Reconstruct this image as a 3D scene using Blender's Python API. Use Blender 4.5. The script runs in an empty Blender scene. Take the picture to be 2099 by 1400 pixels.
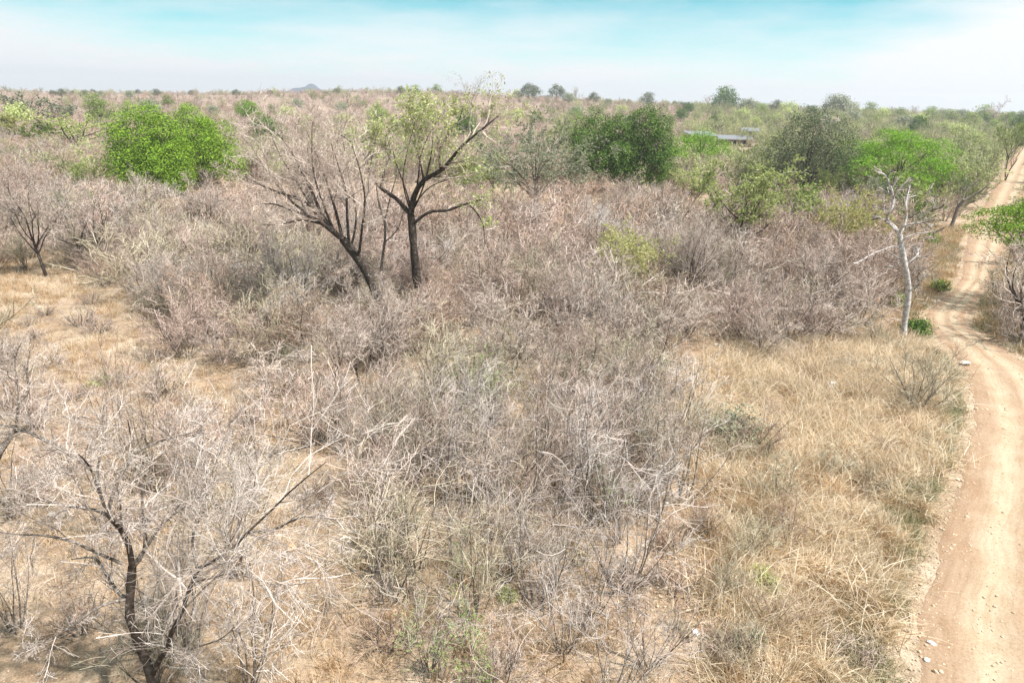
import bpy, math, random
import numpy as np
from mathutils import Matrix, Vector

# ------------------------------------------------------------------ camera, sky, sun, exposure
S = bpy.context.scene
COL = S.collection
W0, H0 = 2099.0, 1400.0                       # size of the photograph
CAM_H = 12.0
PITCH, ROLL = math.radians(19.43), math.radians(1.2)
FPX = W0 * 24.0 / 36.0
_r0 = np.array((1.0, 0, 0)); _f = np.array((0, math.cos(PITCH), -math.sin(PITCH)))
_u0 = np.array((0, math.sin(PITCH), math.cos(PITCH)))
_r = math.cos(ROLL) * _r0 + math.sin(ROLL) * _u0
_u = math.cos(ROLL) * _u0 - math.sin(ROLL) * _r0
cam_d = bpy.data.cameras.new('camera'); cam = bpy.data.objects.new('camera', cam_d); COL.objects.link(cam)
cam_d.lens = 24.0; cam_d.sensor_width = 36.0; cam_d.clip_start = 0.1; cam_d.clip_end = 20000
cam.matrix_world = Matrix(((_r[0], _u[0], -_f[0], 0), (_r[1], _u[1], -_f[1], 0), (_r[2], _u[2], -_f[2], CAM_H), (0, 0, 0, 1)))
S.camera = cam

SUN_EL, SUN_AZ = math.radians(61), math.radians(118)     # azimuth from +Y towards +X
sun_dir = Vector((math.sin(SUN_AZ) * math.cos(SUN_EL), math.cos(SUN_AZ) * math.cos(SUN_EL), math.sin(SUN_EL)))
sd = bpy.data.lights.new('sun', 'SUN'); sd.energy = 4.6; sd.angle = math.radians(1.6); sd.color = (1.0, 0.96, 0.915)
sun = bpy.data.objects.new('sun', sd); COL.objects.link(sun)
sun.rotation_euler = sun_dir.to_track_quat('Z', 'Y').to_euler(); sun.location = (40, -20, 60)

world = bpy.data.worlds.new('World'); S.world = world; world.use_nodes = True
def sky_nodes():
    nt = world.node_tree; N = nt.nodes; L = nt.links; N.clear()
    out = N.new('ShaderNodeOutputWorld'); bg = N.new('ShaderNodeBackground'); bg.inputs['Strength'].default_value = 0.15
    L.new(bg.outputs[0], out.inputs[0])
    tc = N.new('ShaderNodeTexCoord')
    mp = N.new('ShaderNodeMapping'); mp.vector_type = 'POINT'; mp.inputs['Scale'].default_value = (1, 1, 1.9)
    nm = N.new('ShaderNodeVectorMath'); nm.operation = 'NORMALIZE'
    L.new(tc.outputs['Generated'], mp.inputs['Vector']); L.new(mp.outputs[0], nm.inputs[0])
    sk = N.new('ShaderNodeTexSky'); sk.sky_type = 'NISHITA'; sk.sun_disc = False
    sk.sun_elevation = SUN_EL; sk.sun_rotation = SUN_AZ; sk.air_density = 1.0; sk.dust_density = 0.6; sk.ozone_density = 1.0
    L.new(nm.outputs[0], sk.inputs['Vector'])
    tint = N.new('ShaderNodeMix'); tint.data_type = 'RGBA'; tint.blend_type = 'MULTIPLY'; tint.inputs[0].default_value = 1.0
    L.new(sk.outputs[0], tint.inputs[6]); tint.inputs[7].default_value = (0.20, 0.66, 0.54, 1)
    # thin high cloud: thick towards the horizon, ragged above
    sx = N.new('ShaderNodeSeparateXYZ'); L.new(tc.outputs['Generated'], sx.inputs[0])
    el = N.new('ShaderNodeMapRange'); el.inputs[1].default_value = 0.015; el.inputs[2].default_value = 0.136
    el.inputs[3].default_value = 1.10; el.inputs[4].default_value = -0.08
    L.new(sx.outputs[2], el.inputs[0])
    mp2 = N.new('ShaderNodeMapping'); mp2.inputs['Scale'].default_value = (1.5, 1.5, 9.0); mp2.inputs['Location'].default_value = (0.40, 0.2, 0.1)
    L.new(tc.outputs['Generated'], mp2.inputs['Vector'])
    nz = N.new('ShaderNodeTexNoise'); nz.inputs['Scale'].default_value = 2.6; nz.inputs['Detail'].default_value = 8; nz.inputs['Roughness'].default_value = 0.62
    L.new(mp2.outputs[0], nz.inputs['Vector'])
    nr = N.new('ShaderNodeMapRange'); nr.inputs[1].default_value = 0.34; nr.inputs[2].default_value = 0.66
    nr.inputs[3].default_value = -0.26; nr.inputs[4].default_value = 0.26
    L.new(nz.outputs[0], nr.inputs[0])
    ad = N.new('ShaderNodeMath'); ad.operation = 'ADD'; ad.use_clamp = True
    L.new(el.outputs[0], ad.inputs[0]); L.new(nr.outputs[0], ad.inputs[1])
    # banks of white cloud stand to the right and, thinner, to the left
    bank = N.new('ShaderNodeMapRange'); bank.inputs[1].default_value = 0.40; bank.inputs[2].default_value = 0.56
    bank.inputs[3].default_value = 0.0; bank.inputs[4].default_value = 0.85
    L.new(sx.outputs[0], bank.inputs[0])
    bank2 = N.new('ShaderNodeMapRange'); bank2.inputs[1].default_value = -0.46; bank2.inputs[2].default_value = -0.80
    bank2.inputs[3].default_value = 0.0; bank2.inputs[4].default_value = 0.55
    L.new(sx.outputs[0], bank2.inputs[0])
    a2 = N.new('ShaderNodeMath'); a2.operation = 'ADD'; L.new(ad.outputs[0], a2.inputs[0]); L.new(bank.outputs[0], a2.inputs[1])
    a3 = N.new('ShaderNodeMath'); a3.operation = 'ADD'; a3.use_clamp = True; L.new(a2.outputs[0], a3.inputs[0]); L.new(bank2.outputs[0], a3.inputs[1])
    # overhead the thin veil of high cloud closes again
    veil = N.new('ShaderNodeMapRange'); veil.inputs[1].default_value = 0.16; veil.inputs[2].default_value = 0.45; veil.inputs[4].default_value = 0.28
    L.new(sx.outputs[2], veil.inputs[0])
    a4 = N.new('ShaderNodeMath'); a4.operation = 'ADD'; a4.use_clamp = True; L.new(a3.outputs[0], a4.inputs[0]); L.new(veil.outputs[0], a4.inputs[1]); a3 = a4
    mx = N.new('ShaderNodeMix'); mx.data_type = 'RGBA'
    L.new(a3.outputs[0], mx.inputs[0]); L.new(tint.outputs[2], mx.inputs[6]); mx.inputs[7].default_value = (3.45, 3.48, 3.55, 1)
    L.new(mx.outputs[2], bg.inputs['Color'])
sky_nodes()
vs = S.view_settings; vs.view_transform = 'Standard'; vs.look = 'None'; vs.gamma = 1.0; vs.use_curve_mapping = False
vs.exposure = 0.97
S.cycles.use_denoising = True
S.cycles.max_bounces = 6; S.cycles.diffuse_bounces = 3; S.cycles.transparent_max_bounces = 8

# ------------------------------------------------------------------ terrain function and pixel rays
def sstep(a, b, x):
    t = np.clip((x - a) / (b - a), 0, 1); return t * t * (3 - 2 * t)
def ground_z(x, y):
    x = np.asarray(x, float); y = np.asarray(y, float)
    d = np.hypot(x, y); az = np.arctan2(x, y)
    z = (11.3 - 6.5 * sstep(.02, .58, az) - 2.2 * sstep(-.25, -.60, az)) * sstep(130, 560, d)
    z = z + sstep(200, 560, d) * 4.2 * np.exp(-((az + 0.13) / 0.19) ** 2) * (1 - 0.4 * sstep(600, 1500, d))
    und = 0.07 * np.sin(x * .55 + 1.3 * np.sin(y * .21)) + 0.06 * np.sin(y * .47 + x * .17 + 2)
    z = z + und * (1 - sstep(60, 120, d)) + sstep(90, 200, d) * (0.5 * np.sin(x * .045 + 1) * np.sin(y * .038) + .25 * np.sin(x * .09 - y * .07))
    return z
def ray(px, py):
    return _f * FPX + (px - W0 / 2) * _r - (py - H0 / 2) * _u
def at(px, py):
    d = ray(px, py); d = d / np.linalg.norm(d)
    t = np.geomspace(5, 4000, 4000)
    h = CAM_H + d[2] * t - ground_z(d[0] * t, d[1] * t)
    i = int(np.argmax(h <= 0)) if (h <= 0).any() else len(t) - 1
    t0, t1 = t[max(i - 1, 0)], t[i]
    for _ in range(30):
        m = (t0 + t1) / 2
        if CAM_H + d[2] * m - float(ground_z(d[0] * m, d[1] * m)) > 0: t0 = m
        else: t1 = m
    p = d * t1; return np.array((p[0], p[1], float(ground_z(p[0], p[1]))))
def P(px, py, Y):                               # the point a pixel's ray reaches at world y = Y
    d = ray(px, py); p = d * (Y / d[1]); return np.array((p[0], p[1], p[2] + CAM_H))
def proj(p):
    q = np.asarray(p, float) - np.array((0, 0, CAM_H)); dep = q @ _f
    return W0 / 2 + FPX * (q @ _r) / dep, H0 / 2 - FPX * (q @ _u) / dep, dep
def in_poly(x, y, poly):
    c = False; j = len(poly) - 1
    for i in range(len(poly)):
        xi, yi = poly[i]; xj, yj = poly[j]
        if (yi > y) != (yj > y) and x < (xj - xi) * (y - yi) / (yj - yi) + xi: c = not c
        j = i
    return c

# ------------------------------------------------------------------ materials
MATS = {}
def new_mat(name):
    m = bpy.data.materials.new(name); m.use_nodes = True; m.node_tree.nodes.clear(); MATS[name] = m
    return m, m.node_tree.nodes, m.node_tree.links
def ramp(N, stops):
    r = N.new('ShaderNodeValToRGB'); e = r.color_ramp.elements
    while len(e) < len(stops): e.new(0.5)
    for k, (p, c) in enumerate(stops): e[k].position = p; e[k].color = (*c, 1)
    return r
def finish(N, L, colsock, rough=0.9, spec=0.2, transl=0.0, bump=None):
    out = N.new('ShaderNodeOutputMaterial'); b = N.new('ShaderNodeBsdfPrincipled')
    b.inputs['Roughness'].default_value = rough; b.inputs['Specular IOR Level'].default_value = spec
    L.new(colsock, b.inputs['Base Color'])
    if bump is not None: L.new(bump, b.inputs['Normal'])
    if transl > 0:
        t = N.new('ShaderNodeBsdfTranslucent'); L.new(colsock, t.inputs[0]); m = N.new('ShaderNodeMixShader'); m.inputs[0].default_value = transl
        L.new(b.outputs[0], m.inputs[1]); L.new(t.outputs[0], m.inputs[2]); L.new(m.outputs[0], out.inputs[0])
    else: L.new(b.outputs[0], out.inputs[0])
def island_mat(name, stops, transl=0.0, rough=0.85, spec=0.2, objvar=None):
    if objvar is None: objvar = .27 if name.startswith('twig') else .15
    m, N, L = new_mat(name)
    g = N.new('ShaderNodeNewGeometry'); r = ramp(N, stops); L.new(g.outputs['Random Per Island'], r.inputs[0])
    oi = N.new('ShaderNodeObjectInfo'); mr = N.new('ShaderNodeMapRange')
    mr.inputs[3].default_value = 1 - objvar; mr.inputs[4].default_value = 1 + objvar; L.new(oi.outputs['Random'], mr.inputs[0])
    mx = N.new('ShaderNodeVectorMath'); mx.operation = 'SCALE'; L.new(r.outputs[0], mx.inputs[0]); L.new(mr.outputs[0], mx.inputs['Scale'])
    finish(N, L, mx.outputs[0], rough, spec, transl); return m
def bark_mat(name, dark, mid, pale, cut=0.55, scale=9):
    m, N, L = new_mat(name)
    tc = N.new('ShaderNodeTexCoord'); nz = N.new('ShaderNodeTexNoise'); nz.inputs['Scale'].default_value = scale; nz.inputs['Detail'].default_value = 6; nz.inputs['Roughness'].default_value = .65
    L.new(tc.outputs['Object'], nz.inputs['Vector'])
    r = ramp(N, [(0.3, dark), (cut, mid), (min(cut + .14, .95), pale)]); L.new(nz.outputs[0], r.inputs[0])
    mp = N.new('ShaderNodeMapping'); mp.inputs['Scale'].default_value = (34, 34, 8); L.new(tc.outputs['Object'], mp.inputs['Vector'])
    n2 = N.new('ShaderNodeTexNoise'); n2.inputs['Scale'].default_value = 1.0; n2.inputs['Detail'].default_value = 4; L.new(mp.outputs[0], n2.inputs['Vector'])
    bp = N.new('ShaderNodeBump'); bp.inputs['Strength'].default_value = .8; bp.inputs['Distance'].default_value = .03; L.new(n2.outputs[0], bp.inputs['Height'])
    finish(N, L, r.outputs[0], .95, .1, 0, bp.outputs[0]); return m
bark_mat('bark_dark', (.022, .017, .014), (.07, .055, .045), (.32, .285, .25), .57)
bark_mat('bark_grey', (.05, .04, .034), (.15, .125, .105), (.34, .30, .265), .50, 13)
bark_mat('bark_dead', (.15, .135, .125), (.37, .34, .32), (.58, .555, .53), .46, 7)
island_mat('twig_grey', [(0, (.07, .055, .05)), (.25, (.29, .225, .185)), (.7, (.54, .445, .38)), (1, (.75, .655, .58))])
island_mat('twig_mauve', [(0, (.06, .045, .04)), (.25, (.285, .20, .165)), (.7, (.53, .405, .34)), (1, (.73, .60, .52))])
island_mat('twig_rust', [(0, (.06, .04, .03)), (.25, (.27, .18, .13)), (.7, (.48, .345, .265)), (1, (.62, .50, .40))])
island_mat('twig_olive', [(0, (.06, .05, .035)), (.25, (.27, .225, .15)), (.7, (.49, .43, .31)), (1, (.63, .57, .44))])
island_mat('twig_pale', [(0, (.10, .08, .07)), (.25, (.32, .27, .24)), (.7, (.55, .485, .44)), (1, (.72, .65, .60))])
island_mat('twig_ash', [(0, (.07, .057, .05)), (.25, (.22, .18, .155)), (.7, (.41, .355, .315)), (1, (.57, .51, .465))])
island_mat('twig_dark', [(0, (.05, .04, .035)), (.5, (.13, .105, .09)), (1, (.28, .24, .21))])
island_mat('leaf_vivid', [(0, (.09, .17, .012)), (.5, (.17, .295, .022)), (1, (.29, .43, .045))], .12, .65, .15, .12)
island_mat('leaf_lime', [(0, (.10, .22, .010)), (.5, (.165, .325, .018)), (1, (.25, .42, .03))], .12, .65, .15, .10)
island_mat('leaf_deep', [(0, (.032, .070, .011)), (.5, (.068, .135, .019)), (.85, (.13, .215, .038)), (1, (.21, .30, .065))], .12, .65, .15, .15)
island_mat('leaf_greygreen', [(0, (.14, .155, .095)), (.5, (.32, .345, .22)), (1, (.50, .52, .37))], .3, .7, .2, .15)
island_mat('leaf_dusky', [(0, (.05, .06, .035)), (.5, (.115, .14, .07)), (1, (.22, .25, .13))], .3, .7, .2, .15)
island_mat('leaf_pale', [(0, (.29, .34, .09)), (.5, (.51, .57, .20)), (1, (.66, .71, .36))], .4, .6, .25, .15)
island_mat('leaf_yellow', [(0, (.38, .38, .12)), (.5, (.54, .53, .20)), (1, (.68, .66, .34))], .4, .6, .25, .15)
island_mat('leaf_feather', [(0, (.22, .32, .09)), (.5, (.36, .48, .16)), (1, (.48, .60, .26))], .4, .6, .25, .10)
island_mat('leaf_olive', [(0, (.11, .16, .03)), (.5, (.24, .32, .065)), (1, (.37, .44, .13))], .35, .6, .25, .2)
island_mat('straw', [(0, (.34, .24, .14)), (.2, (.63, .495, .335)), (.6, (.81, .69, .51)), (1, (.94, .85, .71))], .5, .8, .2, .16)
island_mat('straw_brown', [(0, (.20, .12, .06)), (.4, (.43, .28, .145)), (.8, (.60, .43, .255)), (1, (.72, .57, .39))], .35, .85, .15, .22)
island_mat('grass_green', [(0, (.14, .15, .065)), (.5, (.30, .29, .155)), (1, (.52, .46, .29))], .3, .8, .2, .2)
island_mat('pebble', [(0, (.34, .24, .16)), (.4, (.55, .42, .30)), (.85, (.68, .57, .46)), (1, (.80, .74, .66))], 0, .9, .2, .15)
island_mat('litter', [(0, (.09, .065, .05)), (.5, (.25, .185, .13)), (1, (.42, .34, .26))], 0, .9, .1, .15)

def ground_mat():
    m, N, L = new_mat('bush_soil')
    geo = N.new('ShaderNodeNewGeometry')
    def noise(scale, det=6, rough=.6):
        n = N.new('ShaderNodeTexNoise'); n.inputs['Scale'].default_value = scale; n.inputs['Detail'].default_value = det; n.inputs['Roughness'].default_value = rough
        L.new(geo.outputs['Position'], n.inputs['Vector']); return n.outputs[0]
    def mix(f, a, b, bt='MIX'):
        x = N.new('ShaderNodeMix'); x.data_type = 'RGBA'; x.blend_type = bt
        if isinstance(f, float): x.inputs[0].default_value = f
        else: L.new(f, x.inputs[0])
        for s, v in ((6, a), (7, b)):
            if isinstance(v, tuple): x.inputs[s].default_value = (*v, 1)
            else: L.new(v, x.inputs[s])
        return x.outputs[2]
    base = ramp(N, [(.30, (.29, .195, .125)), (.48, (.375, .28, .195)), (.62, (.455, .365, .275)), (.75, (.53, .45, .36))])
    L.new(noise(.35, 8, .65), base.inputs[0])
    lit = ramp(N, [(.44, (0, 0, 0)), (.60, (1, 1, 1))]); L.new(noise(.9, 8, .7), lit.inputs[0])
    sp = ramp(N, [(.35, (.14, .095, .06)), (.55, (.30, .215, .14)), (.7, (.46, .36, .24))]); L.new(noise(14, 5, .7), sp.inputs[0])
    mm = N.new('ShaderNodeMath'); mm.operation = 'MULTIPLY'; mm.inputs[1].default_value = .62; L.new(lit.outputs[0], mm.inputs[0])
    c = mix(mm.outputs[0], base.outputs[0], sp.outputs[0])
    gr = ramp(N, [(.38, (.62, .60, .57)), (.5, (1, 1, 1)), (.66, (1.22, 1.2, 1.16))]); L.new(noise(22, 6, .75), gr.inputs[0])
    c = mix(1.0, c, gr.outputs[0], 'MULTIPLY')
    gr2 = ramp(N, [(.36, (.78, .74, .70)), (.5, (1, 1, 1)), (.66, (1.12, 1.1, 1.06))]); L.new(noise(5, 5, .7), gr2.inputs[0])
    c = mix(1.0, c, gr2.outputs[0], 'MULTIPLY')
    # farther off the soil turns redder and is matted with dry scrub litter
    ln = N.new('ShaderNodeVectorMath'); ln.operation = 'LENGTH'; L.new(geo.outputs['Position'], ln.inputs[0])
    fr = N.new('ShaderNodeMapRange'); fr.inputs[1].default_value = 90; fr.inputs[2].default_value = 260; fr.inputs[4].default_value = .75; L.new(ln.outputs['Value'], fr.inputs[0])
    far = ramp(N, [(.36, (.15, .105, .09)), (.5, (.235, .17, .14)), (.62, (.35, .265, .21))]); L.new(noise(.06, 10, .75), far.inputs[0])
    c = mix(fr.outputs[0], c, far.outputs[0])
    bp = N.new('ShaderNodeBump'); bp.inputs['Strength'].default_value = .7; bp.inputs['Distance'].default_value = .06; L.new(noise(9, 8, .75), bp.inputs['Height'])
    finish(N, L, c, .95, .1, 0, bp.outputs[0])
ground_mat()
def road_mat():
    m, N, L = new_mat('road_sand')
    geo = N.new('ShaderNodeNewGeometry'); uv = N.new('ShaderNodeUVMap'); uv.uv_map = 'across'
    sp = N.new('ShaderNodeSeparateXYZ'); L.new(uv.outputs[0], sp.inputs[0])
    def noise(scale, det=5, rough=.6, src=None):
        n = N.new('ShaderNodeTexNoise'); n.inputs['Scale'].default_value = scale; n.inputs['Detail'].default_value = det; n.inputs['Roughness'].default_value = rough
        L.new(src or geo.outputs['Position'], n.inputs['Vector']); return n.outputs[0]
    wob = N.new('ShaderNodeMapRange'); wob.inputs[3].default_value = -.05; wob.inputs[4].default_value = .05; L.new(noise(.35), wob.inputs[0])
    ad = N.new('ShaderNodeMath'); ad.operation = 'ADD'; L.new(sp.outputs[0], ad.inputs[0]); L.new(wob.outputs[0], ad.inputs[1])
    soil, track, mid, loose = (.325, .228, .155), (.41, .325, .23), (.355, .265, .185), (.30, .205, .138)
    r = ramp(N, [(0, loose), (.20, soil), (.33, track), (.40, track), (.48, mid), (.55, soil), (.63, track), (.72, track), (.84, soil), (1, loose)])
    L.new(ad.outputs[0], r.inputs[0])
    # fine streaks along the way of travel
    mp = N.new('ShaderNodeMapping'); mp.inputs['Scale'].default_value = (26, .5, 1); L.new(uv.outputs[0], mp.inputs['Vector'])
    st = ramp(N, [(.36, (.89, .87, .84)), (.5, (1, 1, 1)), (.65, (1.07, 1.07, 1.06))]); L.new(noise(1.0, 5, .65, mp.outputs[0]), st.inputs[0])
    gr = ramp(N, [(.38, (.80, .76, .72)), (.5, (1, 1, 1)), (.66, (1.14, 1.13, 1.11))]); L.new(noise(16, 6, .8), gr.inputs[0])
    def mul(a, b):
        x = N.new('ShaderNodeMix'); x.data_type = 'RGBA'; x.blend_type = 'MULTIPLY'; x.inputs[0].default_value = 1; L.new(a, x.inputs[6]); L.new(b, x.inputs[7]); return x.outputs[2]
    pt = ramp(N, [(.35, (.90, .85, .80)), (.55, (1, 1, 1)), (.7, (1.06, 1.07, 1.08))]); L.new(noise(.8, 6, .65), pt.inputs[0])
    c = mul(mul(mul(r.outputs[0], st.outputs[0]), gr.outputs[0]), pt.outputs[0])
    bp = N.new('ShaderNodeBump'); bp.inputs['Strength'].default_value = .45; bp.inputs['Distance'].default_value = .03; L.new(noise(12, 8, .8), bp.inputs['Height'])
    finish(N, L, c, .95, .1, 0, bp.outputs[0])
road_mat()
def flat_mat(name, col, rough=.8, var=.2, scale=4, metal=0):
    m, N, L = new_mat(name)
    tc = N.new('ShaderNodeTexCoord'); nz = N.new('ShaderNodeTexNoise'); nz.inputs['Scale'].default_value = scale; nz.inputs['Detail'].default_value = 6
    L.new(tc.outputs['Object'], nz.inputs['Vector'])
    r = ramp(N, [(.3, tuple(c * (1 - var) for c in col)), (.7, tuple(min(1, c * (1 + var)) for c in col))]); L.new(nz.outputs[0], r.inputs[0])
    finish(N, L, r.outputs[0], rough, .3)
flat_mat('roof_metal', (.19, .19, .205), .45); flat_mat('roof_edge', (.38, .38, .39), .5); flat_mat('house_wall', (.20, .13, .09)); flat_mat('dark_opening', (.02, .018, .016))
flat_mat('thatch', (.26, .20, .16), .95); flat_mat('white_wall', (.72, .70, .66)); flat_mat('pale_rock', (.60, .53, .45), .9, .3, 7); flat_mat('quartz', (.60, .56, .50), .8, .12, 9)
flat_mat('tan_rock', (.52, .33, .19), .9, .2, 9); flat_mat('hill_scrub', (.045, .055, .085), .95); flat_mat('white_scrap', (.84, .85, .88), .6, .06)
flat_mat('grey_scrap', (.28, .29, .32), .7, .1); flat_mat('pod_black', (.02, .016, .014), .8)

# ------------------------------------------------------------------ mesh helpers
def mesh_np(name, V, F, mat, smooth=False):     # F: (n,3) or (n,4) array, or a list of those
    Fs = F if isinstance(F, list) else [F]
    Fs = [np.asarray(f, np.int32) for f in Fs if len(f)]
    me = bpy.data.meshes.new(name); V = np.ascontiguousarray(V, np.float32)
    me.vertices.add(len(V)); me.vertices.foreach_set('co', V.ravel())
    loops = np.concatenate([f.ravel() for f in Fs]); tot = np.concatenate([np.full(len(f), f.shape[1], np.int32) for f in Fs])
    st = np.concatenate(([0], np.cumsum(tot)[:-1])).astype(np.int32)
    me.loops.add(len(loops)); me.loops.foreach_set('vertex_index', loops)
    me.polygons.add(len(tot)); me.polygons.foreach_set('loop_start', st)
    me.polygons.foreach_set('use_smooth', np.full(len(tot), smooth))
    me.update(calc_edges=True); me.validate()
    me.materials.append(MATS[mat]); return me
def norm(a):
    return a / np.maximum(np.linalg.norm(a, axis=-1, keepdims=True), 1e-9)
def tubes(batches):                             # [(paths (N,n,3), radii (N,n), sides)] -> V, F
    Vs, Fs, off = [], [], 0
    for path, rad, s in batches:
        N, n = path.shape[:2]
        if N == 0: continue
        T = np.empty_like(path); T[:, 1:-1] = path[:, 2:] - path[:, :-2]; T[:, 0] = path[:, 1] - path[:, 0]; T[:, -1] = path[:, -1] - path[:, -2]
        T = norm(T); ref = np.where(np.abs(T[:, :1, 2:3]) > .8, np.array((1., 0, 0)), np.array((0, 0, 1.)))
        U = norm(np.cross(T, np.broadcast_to(ref, T.shape))); Wv = np.cross(T, U)
        a = np.arange(s) * 2 * np.pi / s
        ring = path[:, :, None] + rad[:, :, None, None] * (np.cos(a)[:, None] * U[:, :, None] + np.sin(a)[:, None] * Wv[:, :, None])
        Vs.append(ring.reshape(-1, 3))
        idx = np.arange(N * n * s).reshape(N, n, s) + off
        A = idx[:, :-1]; B = idx[:, 1:]
        Fs.append(np.stack((A, np.roll(A, -1, 2), np.roll(B, -1, 2), B), -1).reshape(-1, 4)); off += N * n * s
    return np.concatenate(Vs), np.concatenate(Fs)
def grow(rng, st, d, ln, n, wob, trop=0.0):
    N = len(st); pts = np.empty((N, n + 1, 3)); pts[:, 0] = st; d = norm(d)
    for k in range(n):
        d = norm(d + rng.normal(0, wob, (N, 3)) + np.array((0, 0, trop)))
        pts[:, k + 1] = pts[:, k] + d * (ln / n)[:, None]
    return pts
def spawn(rng, paths, rads, k, t0, t1, a0, a1, l0, l1, n, wob, trop, rr=.6, tip=.35, up=0.0, by_len=False, lmin=0.0):
    N, m = paths.shape[:2]; M = N * k; PL = np.linalg.norm(np.diff(paths, axis=1), axis=2).sum(1)
    src = np.sort(rng.choice(N, M, p=PL / PL.sum())) if by_len else np.repeat(np.arange(N), k); t = rng.uniform(t0, t1, M) * (m - 1); i = np.minimum(t.astype(int), m - 2); f = (t - i)[:, None]
    p = paths[src, i] * (1 - f) + paths[src, i + 1] * f; tg = norm(paths[src, i + 1] - paths[src, i])
    rp = rads[src, i] * (1 - f[:, 0]) + rads[src, i + 1] * f[:, 0]
    ax = norm(np.cross(tg, rng.normal(size=(M, 3)))); a = rng.uniform(a0, a1, M)[:, None]
    d = tg * np.cos(a) + ax * np.sin(a); d[:, 2] += up
    L = np.maximum(PL[src], lmin) * rng.uniform(l0, l1, M) * (1.15 - .5 * t / (m - 1))
    pts = grow(rng, p, d, L, n, wob, trop); r0 = np.maximum(rp * rr, .0035)
    return pts, r0[:, None] * np.linspace(1, tip, n + 1)[None]
def taper(N, n, r0, r1): return np.broadcast_to(np.linspace(r0, r1, n)[None], (N, n)).copy()
def leaves_at(rng, pts, nor, size, asp=.5, jit=.8):
    M = len(pts); nn = norm(nor + rng.normal(0, jit, (M, 3))); u = norm(np.cross(nn, rng.normal(size=(M, 3)))); v = np.cross(nn, u)
    s = size * rng.uniform(.6, 1.4, M)[:, None]
    V = np.stack((pts - u * s * .5, pts + v * s * asp * .5 + nn * s * .08, pts + u * s * .5, pts - v * s * asp * .5 + nn * s * .08), 1).reshape(-1, 3)
    return V, np.arange(M * 4).reshape(-1, 4)
def leaf_clusters(rng, c, nor, per, cs, size, flat=1.0, asp=.5, jit=.8):
    M = len(c); off = rng.normal(0, 1, (M * per, 3)) * cs * np.array((1, 1, flat))
    return leaves_at(rng, np.repeat(c, per, 0) + off, np.repeat(nor, per, 0), size, asp, jit)
def sample_paths(rng, paths, k, t0=0.2):
    N, m = paths.shape[:2]; src = np.repeat(np.arange(N), k); t = rng.uniform(t0, 1, N * k) * (m - 1); i = np.minimum(t.astype(int), m - 2); f = (t - i)[:, None]
    return paths[src, i] * (1 - f) + paths[src, i + 1] * f

# ------------------------------------------------------------------ objects
def thing(name, label, cat, loc=(0, 0, 0), rz=0.0, sc=1.0, group=None):
    o = bpy.data.objects.new(name, None); COL.objects.link(o); o.empty_display_size = .3
    o.location = loc; o.rotation_euler = (0, 0, rz); o.scale = (sc, sc, sc); o['label'] = label; o['category'] = cat
    if group: o['group'] = group
    return o
def part(name, me, parent, stuff=False, mat=None):
    o = bpy.data.objects.new(name, me); COL.objects.link(o); o.parent = parent
    if stuff: o['kind'] = 'stuff'
    if mat: o.material_slots[0].link = 'OBJECT'; o.material_slots[0].material = MATS[mat]
    return o
def solo(name, me, label=None, cat=None, kind=None, group=None, loc=(0, 0, 0)):
    o = bpy.data.objects.new(name, me); COL.objects.link(o); o.location = loc
    if label: o['label'] = label
    if cat: o['category'] = cat
    if kind: o['kind'] = kind
    if group: o['group'] = group
    return o
def scatter(name, protos, pos, rot, scl, pid, label=None):
    """ONE stuff object: geometry-node instances of the proto meshes on points"""
    pc = bpy.data.collections.new(name + '_pieces')
    for k, meshes in enumerate(protos):
        o = bpy.data.objects.new(f'{name}_piece_{k:02d}', meshes); pc.objects.link(o)
    me = bpy.data.meshes.new(name); pos = np.ascontiguousarray(pos, np.float32); n = len(pos)
    me.vertices.add(n); me.vertices.foreach_set('co', pos.ravel())
    for an, ty, key, val in (('rot', 'FLOAT_VECTOR', 'vector', rot), ('scl', 'FLOAT', 'value', scl), ('pid', 'INT', 'value', pid)):
        a = me.attributes.new(an, ty, 'POINT'); a.data.foreach_set(key, np.ascontiguousarray(val, np.int32 if ty == 'INT' else np.float32).ravel())
    o = bpy.data.objects.new(name, me); COL.objects.link(o); o['kind'] = 'stuff'
    if label: o['label'] = label
    ng = bpy.data.node_groups.new(name, 'GeometryNodeTree')
    ng.interface.new_socket('Geometry', in_out='INPUT', socket_type='NodeSocketGeometry'); ng.interface.new_socket('Geometry', in_out='OUTPUT', socket_type='NodeSocketGeometry')
    N = ng.nodes; L = ng.links; gi = N.new('NodeGroupInput'); go = N.new('NodeGroupOutput')
    ci = N.new('GeometryNodeCollectionInfo'); ci.inputs['Collection'].default_value = pc; ci.inputs['Separate Children'].default_value = True; ci.inputs['Reset Children'].default_value = True
    ip = N.new('GeometryNodeInstanceOnPoints'); ip.inputs['Pick Instance'].default_value = True
    def attr(nm, ty):
        a = N.new('GeometryNodeInputNamedAttribute'); a.data_type = ty; a.inputs['Name'].default_value = nm; return a.outputs['Attribute']
    er = N.new('FunctionNodeEulerToRotation'); L.new(attr('rot', 'FLOAT_VECTOR'), er.inputs[0]); L.new(er.outputs[0], ip.inputs['Rotation'])
    L.new(attr('scl', 'FLOAT'), ip.inputs['Scale']); L.new(attr('pid', 'INT'), ip.inputs['Instance Index'])
    L.new(gi.outputs[0], ip.inputs['Points']); L.new(ci.outputs[0], ip.inputs['Instance']); L.new(ip.outputs[0], go.inputs[0])
    md = o.modifiers.new('scatter', 'NODES'); md.node_group = ng
    return o

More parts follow.
